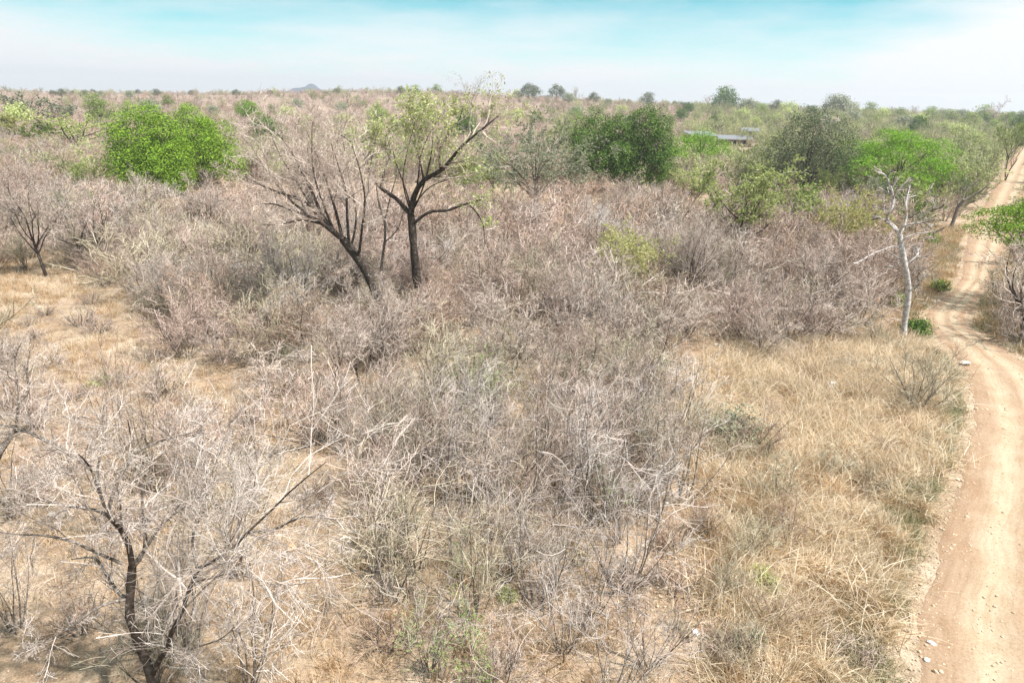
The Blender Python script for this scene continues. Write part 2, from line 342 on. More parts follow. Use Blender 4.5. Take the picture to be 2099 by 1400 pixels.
# ------------------------------------------------------------------ ground, road, far hill, haze
def build_ground():
    th = np.radians(np.concatenate((np.arange(-60, 60, .5), np.arange(60, 300, 4.0)))); r = np.concatenate(([0.01], np.geomspace(3, 5000, 300)))
    X = np.sin(th)[None] * r[:, None]; Y = np.cos(th)[None] * r[:, None]; Z = ground_z(X, Y)
    V = np.stack((X, Y, Z), -1).reshape(-1, 3); m = len(th); i = np.arange(len(r) * m).reshape(len(r), m)
    A = i[:-1]; B = i[1:]; F = np.stack((A, B, np.roll(B, -1, 1), np.roll(A, -1, 1)), -1).reshape(-1, 4)
    F = F[:, ::-1]
    solo('ground', mesh_np('ground', V, F, 'bush_soil', True), kind='structure')
build_ground()
def smooth_line(P2, step):
    P2 = np.asarray(P2, float); Q = np.vstack((2 * P2[0] - P2[1], P2, 2 * P2[-1] - P2[-2])); out = []
    for k in range(1, len(Q) - 2):
        p0, p1, p2, p3 = Q[k - 1:k + 3]; n = max(2, int(np.linalg.norm(p2 - p1) / step))
        for t in np.arange(n) / n:
            out.append(.5 * (2 * p1 + (p2 - p0) * t + (2 * p0 - 5 * p1 + 4 * p2 - p3) * t * t + (3 * p1 - p0 - 3 * p2 + p3) * t ** 3))
    out.append(Q[-2]); return np.array(out)
# both edges of the track, traced on the ground where the photograph shows them
ROAD_L = [(1840, 1600), (1862, 1400), (1888, 1250), (1917, 1130), (1952, 1010), (1984, 900), (1990, 830), (1972, 757), (1932, 706), (1903, 670), (1893, 648), (1912, 628), (1945, 600), (1966, 572), (1974, 525), (1983, 482), (2006, 440), (2034, 392), (2060, 344), (2078, 315), (2088, 298)]
ROAD_R = [(2420, 1600), (2330, 1400), (2285, 1250), (2262, 1130), (2240, 1010), (2210, 900), (2175, 830), (2105, 745), (2040, 706), (1996, 676), (1980, 652), (1994, 630), (2010, 604), (2030, 572), (2056, 525), (2078, 482), (2085, 440), (2105, 392), (2122, 344), (2130, 315), (2124, 298)]
RL = np.array([at(*p)[:2] for p in ROAD_L]); RR = np.array([at(*p)[:2] for p in ROAD_R])
def build_road():
    mid = (RL + RR) / 2; t = np.linspace(0, 1, len(mid))
    S_ = smooth_line(np.hstack((RL, RR)), .45); rng = np.random.default_rng(5)
    nL = len(S_); na = 25; u = np.linspace(0, 1, na)
    L_, R_ = S_[:, :2].copy(), S_[:, 2:].copy(); w = norm(R_ - L_)
    def rag(amp):
        e = rng.normal(0, 1, nL); k = np.convolve(e, np.ones(3) / 3, 'same') + np.convolve(rng.normal(0, 2.2, nL), np.ones(9) / 9, 'same'); return (k * amp)[:, None]
    L_ += w * rag(.10); R_ += w * rag(.10)
    XY = L_[:, None] * (1 - u)[None, :, None] + R_[:, None] * u[None, :, None]
    prof = .028 - .045 * np.exp(-((u - .36) / .07) ** 2) * .5 - .045 * np.exp(-((u - .68) / .07) ** 2) * .5
    prof[0] = prof[-1] = -.03; prof[1] = prof[-2] = .012
    far = sstep(60, 160, np.hypot(XY[..., 0], XY[..., 1])) * .10
    Z = ground_z(XY[..., 0], XY[..., 1]) + prof[None] + far
    V = np.concatenate((XY, Z[..., None]), -1).reshape(-1, 3); i = np.arange(nL * na).reshape(nL, na)
    F = np.stack((i[:-1, :-1], i[:-1, 1:], i[1:, 1:], i[1:, :-1]), -1).reshape(-1, 4)
    me = mesh_np('road', V, F, 'road_sand', True); uv = me.uv_layers.new(name='across')
    dist = np.concatenate(([0], np.cumsum(np.linalg.norm(np.diff(S_[:, :2], axis=0), axis=1))))
    UV = np.stack(np.broadcast_arrays(u[None], dist[:, None]), -1).reshape(-1, 2)
    li = np.empty(len(me.loops), np.int32); me.loops.foreach_get('vertex_index', li)
    uv.data.foreach_set('uv', UV[li].astype(np.float32).ravel())
    solo('road', me, kind='structure')
    return S_
ROAD = build_road()
ROADPTS = np.concatenate([ROAD[:, :2] * (1 - t) + ROAD[:, 2:] * t for t in (0, .17, .33, .5, .67, .83, 1)])
def on_road(x, y, m=.25):
    return np.min((ROADPTS[:, 0] - x) ** 2 + (ROADPTS[:, 1] - y) ** 2) < (.42 + m) ** 2
def on_road_many(XY, m=.25):
    out = np.empty(len(XY), bool)
    for k in range(0, len(XY), 2000):
        d = XY[k:k + 2000, None] - ROADPTS[None]; out[k:k + 2000] = (d ** 2).sum(-1).min(1) < (.42 + m) ** 2
    return out
def build_hill():
    c = P(632, 180, 2200.0); rng = np.random.default_rng(3)
    u = np.linspace(-1, 1, 41); U, Vv = np.meshgrid(u, u); R = np.hypot(U, Vv)
    h = np.clip(1 - R, 0, 1) ** .8 * (1 + .10 * np.sin(U * 9) + .06 * np.sin(Vv * 13 + U * 5)) + .06 * np.exp(-((U - .18) / .12) ** 2 - (Vv / .5) ** 2) * np.clip(1 - R, 0, 1)
    zb = float(ground_z(c[0], 2200)) - 3; top = P(632, 172.0, 2200.0)[2] - zb
    V = np.stack((c[0] + U * 82, 2200 + Vv * 150, zb + h / h.max() * top), -1).reshape(-1, 3); i = np.arange(41 * 41).reshape(41, 41)
    F = np.stack((i[:-1, :-1], i[:-1, 1:], i[1:, 1:], i[1:, :-1]), -1).reshape(-1, 4)
    solo('hill', mesh_np('hill', V, F, 'hill_scrub', True), kind='structure')
build_hill()
def build_haze():
    b, t, r = -1.5, 110.0, 5200.0
    V = [(x, y, z) for z in (b, t) for x, y in ((-r, -r), (r, -r), (r, r), (-r, r))]
    F = [(3, 2, 1, 0), (4, 5, 6, 7), (0, 1, 5, 4), (1, 2, 6, 5), (2, 3, 7, 6), (3, 0, 4, 7)]
    m, N, L = new_mat('haze_air'); out = N.new('ShaderNodeOutputMaterial'); v = N.new('ShaderNodeVolumePrincipled')
    v.inputs['Color'].default_value = (.93, .95, 1.0, 1); v.inputs['Density'].default_value = HAZE; v.inputs['Anisotropy'].default_value = .2
    L.new(v.outputs[0], out.inputs['Volume'])
    solo('haze', mesh_np('haze', V, np.array(F), 'haze_air'), kind='stuff')
HAZE = 0.00032
build_haze()

# ------------------------------------------------------------------ plant prototypes
def shrub_proto(seed, h=2.8, nst=12, k1=7, k2=6, k3=2, tilt=(6, 52), leafy=None, thick=1.0, straight=False, wob=1.0):
    rng = np.random.default_rng(seed)
    a = rng.uniform(0, 2 * np.pi, nst); ti = np.radians(rng.uniform(tilt[0], tilt[1], nst))
    d = np.stack((np.cos(a) * np.sin(ti), np.sin(a) * np.sin(ti), np.cos(ti)), -1)
    st = np.stack((np.cos(a), np.sin(a), 0 * a), -1) * rng.uniform(.02, .22, nst)[:, None] - np.array((0, 0, .08))
    w = (.06 if straight else .13) * wob
    s = grow(rng, st, d, h * rng.uniform(.7, 1.15, nst), 7, w, .03)
    sr = rng.uniform(.016, .034, nst)[:, None] * thick * np.linspace(1, .25, 8)[None]
    p1, r1 = spawn(rng, s, sr, k1, .22, 1, .35, 1.05, .28, .55, 4, .20 * wob, .03, .6)
    p2, r2 = spawn(rng, p1, r1, k2, .15, 1, .35, 1.15, .35, .7, 3, .22 * wob, .02, .7)
    r1 = np.clip(r1, .008, .015) * thick; r2 = np.clip(r2, .005, .009) * thick
    B = [(p1, r1, 4), (p2, r2, 3)]; last = p2
    if k3:
        p3, r3 = spawn(rng, p2, r2, k3, .1, 1, .4, 1.2, .4, .8, 2, .2 * wob, 0, .8); B.append((p3, np.clip(r3, .004, .006) * thick, 3)); last = p3
    out = {'stems': tubes([(s, sr, 5)]), 'twigs': tubes(B)}
    if leafy:
        k, size, asp = leafy; pts = sample_paths(rng, last, k); pts = pts[pts[:, 2] > h * .2]
        out['foliage'] = leaves_at(rng, pts, np.broadcast_to(np.array((0, 0, 1.)), pts.shape), size, asp, .9)
    return out
def tree_proto(seed, h=6.5, trunk=.3, ntr=1, nl=6, k1=7, k2=6, k3=3, spread=1.0, leafy=None, r0=.13, dome=.9, fine=1.0):
    """a small bush-veld tree: trunk(s), limbs, fine crown"""
    rng = np.random.default_rng(seed)
    a = rng.uniform(0, 2 * np.pi, ntr); ti = rng.uniform(.05, .30, ntr) * (1 if ntr > 1 else .5)
    d = np.stack((np.cos(a) * np.sin(ti), np.sin(a) * np.sin(ti), np.cos(ti)), -1)
    tr = grow(rng, np.tile((0, 0, -.15), (ntr, 1)) + d * 0, d, np.full(ntr, h * trunk * 1.25), 6, .09, .02); trr = taper(ntr, 7, r0, r0 * .62)
    tip = np.repeat(tr[:, -1], nl, 0); M = ntr * nl; aa = np.tile(np.arange(nl) * 2 * np.pi / nl, ntr) + rng.normal(0, .35, M); tt = rng.uniform(.25, 1.05, M) * spread
    dl = np.stack((np.cos(aa) * np.sin(tt), np.sin(aa) * np.sin(tt), np.cos(tt)), -1)
    ln = h * (1 - trunk) * rng.uniform(.75, 1.0, M) * (dome + (1 - dome) * np.cos(tt))
    st = tr[np.repeat(np.arange(ntr), nl), rng.integers(4, 7, M)]
    li = grow(rng, st, dl, ln, 7, .14, .05); lr = (r0 * rng.uniform(.34, .55, M))[:, None] * np.linspace(1, .14, 8)[None]
    p1, r1 = spawn(rng, li, lr, k1, .25, 1, .4, 1.0, .30, .5, 5, .17, .04, .6)
    p2, r2 = spawn(rng, p1, r1, k2, .15, 1, .4, 1.1, .35, .6, 3, .2, .03, .6); r2 = np.clip(r2, .004, .010) * fine
    p3, r3 = spawn(rng, p2, r2, k3, .1, 1, .4, 1.1, .4, .8, 2, .2, .02, .8); r3 = np.clip(r3, .0035, .0065) * fine
    out = {'trunk': tubes([(tr, trr, 8)]), 'limbs': [tubes([(li[i:i + 1], lr[i:i + 1], 6)]) for i in range(M)], 'twigs': tubes([(p1, np.maximum(r1, .006), 4), (p2, r2, 3), (p3, r3, 3)])}
    if leafy:
        k, size, asp = leafy; pts = sample_paths(rng, p3, k)
        out['foliage'] = leaves_at(rng, pts, np.broadcast_to(np.array((0, 0, 1.)), pts.shape), size, asp, .9)
    return out
def as_meshes(nm, pr, bark, twig, leaf=None):
    o = {}
    for k, v in pr.items():
        if k == 'limbs': o[k] = [mesh_np('limb', *l, bark, True) for l in v]
        else: o[k] = mesh_np(k, *v, {'trunk': bark, 'stems': bark, 'twigs': twig, 'foliage': leaf}[k], k in ('trunk', 'stems'))
    return o
def joined(nm, pr, twig, leaf=None):            # one mesh with all pieces, for plants too far to show their parts
    Vs, Fs, mi, off = [], [], [], 0
    for k, v in pr.items():
        for (V, F) in (v if k == 'limbs' else [v]):
            Vs.append(V); Fs.append(F + off); off += len(V); mi.append(np.full(len(F), 1 if k == 'foliage' else 0, np.int32))
    me = mesh_np(nm, np.concatenate(Vs), np.concatenate(Fs), twig)
    if leaf: me.materials.append(MATS[leaf]); me.polygons.foreach_set('material_index', np.concatenate(mi))
    return me
def plant(name, M, label, cat, loc, rz, sc, group, twig=None, leaf=None):
    t = thing(name, label, cat, loc, rz, sc, group)
    for k, me in M.items():
        if k == 'limbs':
            for l in me: part('limb', l, t)
        elif k == 'twigs': part('twigs', me, t, True, twig)
        elif k == 'foliage': part('foliage', me, t, True, leaf)
        else: part(k, me, t)
    return t

# ------------------------------------------------------------------ hand-built hero trees (limbs follow the photograph)
def limb_path(pts, Y0, dy, rng):
    n = len(pts); ph = rng.uniform(0, 6.28)
    return np.array([P(x, y, Y0 + dy * (k / max(1, n - 1)) + .12 * math.sin(ph + k * 1.7) * (k > 0)) for k, (x, y) in enumerate(pts)])
def resample(path, n):
    s = np.concatenate(([0], np.cumsum(np.linalg.norm(np.diff(path, axis=0), axis=1)))); t = np.linspace(0, s[-1], n)
    sm = smooth_line(path, max(.05, s[-1] / 40)); s2 = np.concatenate(([0], np.cumsum(np.linalg.norm(np.diff(sm, axis=0), axis=1)))); t = np.linspace(0, s2[-1], n)
    return np.stack([np.interp(t, s2, sm[:, k]) for k in range(3)], -1)
def hero_tree(seed, base_px, trunk, limbs, label, name='bare_tree', cat='tree', bark='bark_dark', limbbark=None, big=9, twig='twig_grey', k=(9, 7, 5, 2), tlen=(.28, .5), up=.25,
              twig_from=.25, extra=(), leaf=None, leafmat='leaf_pale', Y=None, trunk_r=(.31, .23), minr=.005, group=None, twiglen=1.0, trop=.05, lmin=2.5):
    rng = np.random.default_rng(seed); b = at(*base_px); Y0 = b[1] if Y is None else Y
    tp = resample(limb_path(trunk, Y0, 0, rng), 12); tp[0, 2] = min(tp[0, 2], b[2] - .1)
    org = np.array((tp[0, 0], tp[0, 1], float(ground_z(tp[0, 0], tp[0, 1]))))
    rt = np.linspace(trunk_r[0], trunk_r[1], 12) * (1 + rng.normal(0, .06, 12)); rt[0] *= 1.35; rt[1] *= 1.12
    V, F = tubes([((tp - org)[None], rt[None], 10)])
    T = thing(name, label, cat, tuple(org), group=group)
    part('trunk', mesh_np('trunk', V, F, bark, True), T)
    tw = []; Lp = []; Lr = []
    for (pts, dy, ra, rb) in limbs:
        lp = resample(limb_path(pts, Y0, dy, rng), 14)
        # start on the trunk surface rather than at its picture plane
        j = np.argmin(np.linalg.norm(tp[:, [0, 2]] - lp[0, [0, 2]], axis=1)); 
        near = np.linalg.norm(tp[j] - lp[0]) < .8
        if near: lp[0] = tp[j] * .75 + lp[0] * .25
        lr = np.linspace(ra, rb, 14) * (1 + rng.normal(0, .05, 14))
        V, F = tubes([((lp - org)[None], lr[None], 8)])
        part('limb', mesh_np('limb', V, F, bark if ra >= big else (limbbark or bark), True), T)
        Lp.append(lp - org); Lr.append(lr)
    if k[0]:
        Lp = np.array(Lp); Lr = np.array(Lr)
        p1, r1 = spawn(rng, Lp, Lr, k[0], twig_from, 1, .45, 1.15, tlen[0], tlen[1], 6, .20, trop, .5, .25, up, True, lmin); r1 = np.clip(r1, minr * 2.1, .05)
        p2, r2 = spawn(rng, p1, r1, k[1], .15, 1, .4, 1.1, .32 * twiglen, .6 * twiglen, 4, .2, trop * .6, .55); r2 = np.clip(r2, minr, .016)
        p3, r3 = spawn(rng, p2, r2, k[2], .1, 1, .4, 1.1, .35 * twiglen, .7 * twiglen, 3, .22, .02, .65); r3 = np.clip(r3, minr * .8, .009)
        B = [(p1, r1, 5), (p2, r2, 3), (p3, r3, 3)]; last = p3
        if k[3]:
            p4, r4 = spawn(rng, p3, r3, k[3], .1, 1, .4, 1.2, .4, .8, 2, .2, 0, .8); B.append((p4, np.clip(r4, minr * .65, .006), 3)); last = p4
        part('twigs', mesh_np('twigs', *tubes(B), twig), T, True)
        if leaf:
            kk, size, asp, zlo = leaf; pts = sample_paths(rng, last, 1); pts = pts[rng.random(len(pts)) < kk]; pts = pts[pts[:, 2] > zlo]
            pts = np.repeat(pts, 3, 0) + rng.normal(0, .07, (len(pts) * 3, 3))
            part('foliage', mesh_np('foliage', *leaves_at(rng, pts, np.broadcast_to(np.array((0, 0, 1.)), pts.shape), size, asp), leafmat), T, True)
    return T, org

hero_tree(11, (866, 655), [(868, 660), (858, 600), (850, 530), (846, 480), (842, 440)],
    [([(842, 445), (848, 405), (868, 370), (905, 350), (930, 320), (952, 295), (985, 268), (1022, 238)], -1.0, .17, .035),
     ([(840, 440), (815, 410), (780, 385), (757, 355), (750, 322), (720, 292), (696, 276)], .8, .14, .03),
     ([(848, 458), (880, 435), (915, 432), (950, 420), (988, 409)], -.9, .10, .04),
     ([(843, 442), (852, 400), (858, 360), (862, 320), (880, 275), (905, 235)], 1.6, .06, .018),
     ([(868, 370), (862, 335), (852, 300), (848, 262), (838, 225)], 2.4, .055, .016),
     ([(905, 350), (900, 315), (915, 280), (940, 250), (950, 215)], .6, .08, .02),
     ([(780, 385), (790, 345), (800, 310), (790, 270)], 1.6, .07, .02),
     ([(962, 420), (978, 438), (990, 462), (994, 502)], -.6, .045, .018),
     ([(985, 268), (1004, 245), (1000, 218)], -.2, .04, .015),
     ([(846, 440), (832, 390), (812, 335), (796, 270)], 2.0, .05, .014), ([(850, 428), (872, 370), (885, 310), (888, 240)], -1.6, .05, .014), ([(842, 438), (826, 372), (834, 315), (852, 245)], .6, .045, .014), ([(757, 355), (765, 310), (775, 265), (770, 235)], 1.2, .04, .012), ([(845, 425), (880, 385), (925, 365), (960, 345)], 2.2, .045, .014)],
    'tall dark-trunked tree forking wide, with sparse pale green leaves in its top', 'forked_tree', trunk_r=(.27, .20), k=(9, 7, 5, 1), tlen=(.24, .48), leaf=(.62, .15, .55, 5.6),
    leafmat='leaf_pale', limbbark='bark_dark', twig='twig_grey', twig_from=.3, up=.35)
hero_tree(12, (800, 700), [(806, 705), (790, 650), (775, 612), (752, 556), (722, 514), (702, 490)],
    [([(705, 494), (676, 470), (640, 446), (600, 432), (560, 418), (524, 420)], -1.0, 0.129, 0.021),
     ([(700, 490), (672, 462), (645, 430), (612, 408), (572, 395), (535, 380), (500, 362)], .4, 0.129, 0.021),
     ([(690, 482), (660, 440), (640, 395), (615, 345), (590, 300), (562, 268)], 1.6, 0.112, 0.014),
     ([(702, 490), (690, 440), (672, 380), (650, 320), (628, 268)], 2.6, 0.095, 0.014),
     ([(715, 508), (712, 450), (708, 390), (690, 330), (672, 275)], .2, 0.086, 0.014),
     ([(640, 446), (600, 415), (560, 370), (532, 330), (515, 300)], 2.4, 0.069, 0.014),
     ([(735, 530), (742, 470), (748, 410), (738, 350), (722, 300)], -1.6, 0.077, 0.014),
     ([(648, 440), (612, 380), (575, 320), (548, 258)], 2.8, 0.065, 0.013), ([(690, 485), (655, 400), (640, 330), (640, 250)], .6, 0.072, 0.013), ([(720, 512), (730, 440), (715, 360), (700, 270)], 2.2, 0.065, 0.013),
     ([(665, 460), (618, 452), (575, 460), (540, 462)], -2.0, 0.060, 0.014)],
    'leafless tree on a dark leaning trunk, its grey branches fanning to the left', 'leaning_tree', lmin=3.0, k=(14, 8, 6, 1), tlen=(.26, .52), twig='twig_grey', limbbark='bark_dark', trunk_r=(.30, .22), up=.2)
hero_tree(13, (772, 640), [(772, 645), (776, 590), (784, 530), (790, 480), (788, 450)],
    [([(788, 455), (775, 410), (768, 360), (748, 312), (742, 280)], .8, .06, .015), ([(788, 455), (800, 405), (812, 360), (808, 330)], 1.2, .05, .015), ([(786, 500), (815, 470), (828, 430)], -.5, .045, .012)],
    'slim bare tree standing upright between the leaning trunk and the forked trunk', 'slim_tree', k=(8, 6, 3, 2), trunk_r=(.10, .07), bark='bark_grey', Y=at(772, 640)[1] + 1)
hero_tree(14, (1851, 700), [(1850, 702), (1856, 650), (1862, 600), (1857, 555), (1849, 515), (1844, 482)],
    [([(1845, 486), (1834, 466), (1818, 452), (1822, 438), (1831, 420), (1831, 398), (1823, 378), (1816, 361), (1800, 352)], .9, .10, .03),
     ([(1843, 478), (1849, 467), (1867, 460), (1890, 457), (1914, 462)], -.8, .07, .02),
     ([(1886, 457), (1888, 443), (1903, 433), (1915, 420), (1907, 406), (1905, 390)], -1.2, .05, .018),
     ([(1846, 492), (1873, 481), (1900, 477), (1928, 474)], -.4, .045, .016),
     ([(1851, 518), (1836, 505), (1808, 513), (1784, 522), (1757, 540)], -1.4, .038, .014),
     ([(1838, 474), (1818, 455), (1793, 440)], .4, .05, .018),
     ([(1862, 600), (1872, 590), (1886, 580), (1897, 566)], -.5, .06, .02),
     ([(1860, 540), (1878, 525), (1880, 508)], .8, .035, .015),
     ([(1850, 530), (1836, 548), (1815, 543)], .6, .03, .012),
     ([(1845, 484), (1858, 450), (1858, 415), (1866, 378)], 1.6, .06, .02)],
    'dead white tree with a bare twisted trunk beside the bend in the dirt road', 'dead_tree', bark='bark_dead', twig='twig_pale', k=(5, 4, 1, 0), tlen=(.2, .38), lmin=1.2, up=.0, trunk_r=(.17, .13), minr=.016, twig_from=.3)
hero_tree(15, (330, 1460), [(330, 1470), (308, 1380), (290, 1330), (274, 1290), (265, 1255), (268, 1205), (271, 1160)],
    [([(271, 1162), (264, 1119), (247, 1085), (222, 1056), (205, 1012), (185, 958), (160, 930)], -.4, 0.058, 0.009),
     ([(300, 1385), (340, 1335), (350, 1300), (377, 1246), (404, 1167), (459, 1140), (507, 1091), (548, 1054), (600, 1002), (668, 947)], -.8, 0.056, 0.007),
     ([(266, 1232), (240, 1211), (212, 1167), (192, 1143), (147, 1146)], .7, 0.044, 0.012),
     ([(270, 1225), (206, 1242), (147, 1283), (96, 1314), (24, 1345)], -1.0, 0.034, 0.009),
     ([(190, 1140), (165, 1115), (96, 1098), (30, 1095), (-30, 1085)], .6, 0.031, 0.009),
     ([(225, 1060), (195, 1045), (130, 1036), (89, 1026), (45, 1010)], .9, 0.034, 0.009),
     ([(272, 1170), (298, 1120), (292, 1057), (290, 988), (270, 905), (262, 860)], .6, 0.041, 0.008),
     ([(300, 1125), (319, 1091), (343, 1064), (380, 1036), (435, 1002), (440, 975), (478, 968)], 1.1, 0.034, 0.008),
     ([(220, 1052), (236, 1000), (262, 950), (300, 915), (360, 895), (420, 880)], 1.6, 0.037, 0.008),
     ([(507, 1091), (560, 1085), (620, 1060), (690, 1065)], -.6, 0.027, 0.008),
     ([(404, 1167), (395, 1100), (420, 1040), (430, 980), (455, 920)], .8, 0.031, 0.008),
     ([(330, 1350), (390, 1330), (450, 1310), (480, 1285)], -1.2, 0.024, 0.007),
     ([(185, 958), (150, 935), (95, 905), (40, 880), (-20, 866)], .9, 0.027, 0.008),
     ([(205, 1012), (200, 960), (215, 900), (210, 850), (222, 800)], 1.9, 0.031, 0.008)],
    'big pale leafless tree in the left foreground, its dark trunk leaving at the bottom', 'bare_tree', k=(11, 9, 6, 1), tlen=(.22, .50), up=.12, twig='twig_ash', limbbark='bark_grey', big=.055, trunk_r=(.105, .072), lmin=1.8, minr=.0034, twig_from=.2, trop=.0)
hero_tree(16, (-60, 1120), [(-62, 1130), (-45, 1060), (-20, 980), (0, 930)],
    [([(0, 935), (30, 880), (35, 850), (38, 800), (30, 740), (45, 700)], .4, .045, .01),
     ([(0, 930), (20, 890), (60, 885), (105, 906), (150, 935), (210, 955)], .8, .045, .01),
     ([(34, 830), (58, 800), (55, 760), (62, 715)], .9, .04, .012), ([(-10, 950), (-60, 900), (-90, 840)], .2, .06, .02)],
    'pale bare tree cut by the left edge of the picture', 'bare_tree', k=(9, 7, 5, 1), tlen=(.28, .50), twig='twig_grey', bark='bark_grey', trunk_r=(.09, .065), minr=.0034, up=.1)
hero_tree(17, (1950, 468), [(1948, 470), (1956, 448), (1964, 425), (1975, 412)],
    [([(1975, 412), (1992, 402), (2010, 392), (2030, 376)], -.6, .12, .03), ([(1972, 414), (1978, 395), (1990, 380), (2004, 370)], .8, .10, .03), ([(1966, 422), (1984, 418), (2000, 412), (2024, 394)], -1.0, .07, .02), ([(1962, 430), (1966, 405), (1978, 385), (1980, 368)], 1.2, .07, .02)],
    'small gnarled bare tree at the left road edge above the white dead tree', 'gnarled_tree', k=(6, 5, 3, 0), bark='bark_grey', twig='twig_dark', trunk_r=(.22, .16), up=.1)

# ------------------------------------------------------------------ leafy trees
def blobs_for(rng, w, zb, zt, style):
    B = []; H = zt - zb
    if style == 'umbrella':
        n = 16
        for k in range(n):
            a = k * 2.4; r = w * math.sqrt(k / n) * .80
            zz = zt - H * (.19 + 1.0 * (r / w) ** 2.0 + rng.uniform(-.05, .12)); q = rng.uniform(.7, 1.2); B.append((math.cos(a) * r, math.sin(a) * r * .9, zz, w * .27 * q, w * .26 * q, H * .19 * q))
    elif style == 'column':
        for k in range(5): B.append((rng.normal(0, .12) * w, rng.normal(0, .12) * w, zb + H * (.15 + .18 * k), w * (.8 - .1 * k), w * (.8 - .1 * k), H * .16))
    else:
        n = 12
        for k in range(n):
            a = k * 2.4 + rng.normal(0, .25); u = (k + .5) / n; r = w * math.sqrt(u) * .76; s = rng.uniform(.24, .42)
            zz = zb + H * (.26 + .50 * math.sqrt(max(0, 1 - u ** 1.15)) * rng.uniform(.8, 1.12) - .08 * rng.random()); B.append((math.cos(a) * r, math.sin(a) * r * .85, zz, w * s * .86, w * s * .82, min(H * s * .95, zt - zz + .05 * H)))
        for k in range(9):
            a = k * .7 + .3; B.append((math.cos(a) * w * .70, math.sin(a) * w * .62, zb + H * rng.uniform(.12, .40), w * .28, w * .28, H * .22))
    return B
def leafy_parts(seed, w, zb, zt, style='dome', dens=1.0, lsize=.16, asp=.55, per=14, cs=.28, flat=.7, r0=.25, ntr=1, bark='bark_dark', leaf='leaf_vivid', twig='twig_dark', lean=0.0):
    rng = np.random.default_rng(seed); B = np.array(blobs_for(rng, w, zb, zt, style))
    area = B[:, 3] * B[:, 5] + B[:, 3] * B[:, 4]; n = int(dens * area.sum() * 11.0 / (cs * cs * 9.0))
    pk = rng.choice(len(B), n, p=area / area.sum()); d = norm(rng.normal(size=(n, 3)) + np.array((0, 0, .25))); rad = (rng.uniform(.84, 1.03, n) * (1 + .10 * np.sin(d[:, 0] * 7 + pk) * np.sin(d[:, 1] * 8 + 2 * pk) * np.sin(d[:, 2] * 7)))[:, None]
    c = B[pk, :3] + d * B[pk, 3:] * rad
    V, F = leaf_clusters(rng, c, norm(d + np.array((0, 0, .45))), per, cs, lsize, flat, asp, .45)
    k = V.reshape(-1, 4, 3)[:, :, 2].min(1) > .15; F = F[k]
    out = {'foliage': mesh_np('foliage', V, F, leaf)}
    tops = np.stack((rng.normal(0, .08, ntr) * w, rng.normal(0, .08, ntr) * w, np.full(ntr, zb + (zt - zb) * .22)), -1)
    st = np.stack((rng.normal(0, .12, ntr), rng.normal(0, .12, ntr), np.full(ntr, -.2)), -1) * (ntr > 1) + np.array((0, 0, -.2))
    tt = np.linspace(0, 1, 7)[None, :, None]; tr = st[:, None] * (1 - tt) + tops[:, None] * tt + np.concatenate((rng.normal(0, .05 * w / 4, (ntr, 7, 2)), np.zeros((ntr, 7, 1))), 2) * np.minimum(tt * 4, 1)
    out['trunk'] = mesh_np('trunk', *tubes([(tr, taper(ntr, 7, r0, r0 * .6), 8)]), bark, True)
    limbs = []; LP = []
    for b in B:
        s = tr[rng.integers(ntr), rng.integers(4, 7)]; t2 = np.linspace(0, 1, 8)[:, None]; e = b[:3] + np.array((0, 0, b[5] * .3)); lp = s * (1 - t2) + e * t2; lp[:, 2] -= np.sin(t2[:, 0] * np.pi) * .06 * np.linalg.norm(e - s)
        lp[1:-1] += rng.normal(0, .05 * np.linalg.norm(e - s) / 3, (6, 3)); LP.append(lp)
        limbs.append(mesh_np('limb', *tubes([(lp[None], np.linspace(r0 * .42, r0 * .08, 8)[None], 6)]), bark, True))
    out['limbs'] = limbs; LP = np.array(LP)
    p1, r1 = spawn(rng, LP, taper(len(LP), 8, r0 * .42, r0 * .08), 6, .4, 1, .4, 1.1, .22, .4, 4, .18, .04, .5); p2, r2 = spawn(rng, p1, r1, 3, .2, 1, .4, 1.1, .3, .6, 3, .2, .02, .6)
    out['twigs'] = mesh_np('twigs', *tubes([(p1, np.clip(r1, .012, .04), 4), (p2, np.clip(r2, .008, .018), 3)]), twig)
    return out
def leafy(seed, box, base, label, name, style='dome', cat='tree', group=None, **kw):
    x0, y0, x1, y1 = box; b = at((x0 + x1) / 2 if len(base) == 1 else base[0], base[-1])
    dep = proj(b)[2]; w = (x1 - x0) / 2 * dep / FPX; zt = P((x0 + x1) / 2, y0, b[1])[2] - b[2]; zb = max(.1, P((x0 + x1) / 2, y1, b[1])[2] - b[2])
    zb = min(zb, zt * (.5 if style == 'umbrella' else .12))
    M = leafy_parts(seed, w, zb, zt, style, **kw)
    return plant(name, M, label, cat, tuple(b), 0, 1, group)
V_ = dict(leaf='leaf_vivid', lsize=.21, per=20, cs=.40, dens=1.45)
leafy(21, (222, 222, 410, 386), (315, 398), 'broad vivid green tree, left half of the green pair left of the leaning tree', 'leafy_tree', **V_)
leafy(22, (338, 222, 506, 372), (422, 384), 'broad vivid green tree, the right half of the green pair at the left', 'leafy_tree', **V_)
leafy(39, (262, 300, 392, 396), (330, 404), 'low vivid green lobe of leaves before the left half of the green pair', 'leafy_bush', cat='bush', **V_)
leafy(23, (480, 206, 538, 242), (510, 249), 'small rounded bright green tree on a short trunk, alone in the open scrub', 'leafy_tree', leaf='leaf_vivid', lsize=.32, per=10, cs=.4, r0=.2)
leafy(24, (508, 240, 592, 298), (550, 306), 'dark green bushy tree just right of the vivid green pair', 'leafy_tree', leaf='leaf_deep', lsize=.28, per=10, cs=.4)
leafy(25, (241, 208, 279, 250), (260, 256), 'narrow upright green tree above the vivid green pair', 'leafy_tree', 'column', leaf='leaf_vivid', lsize=.3, per=10, cs=.4)
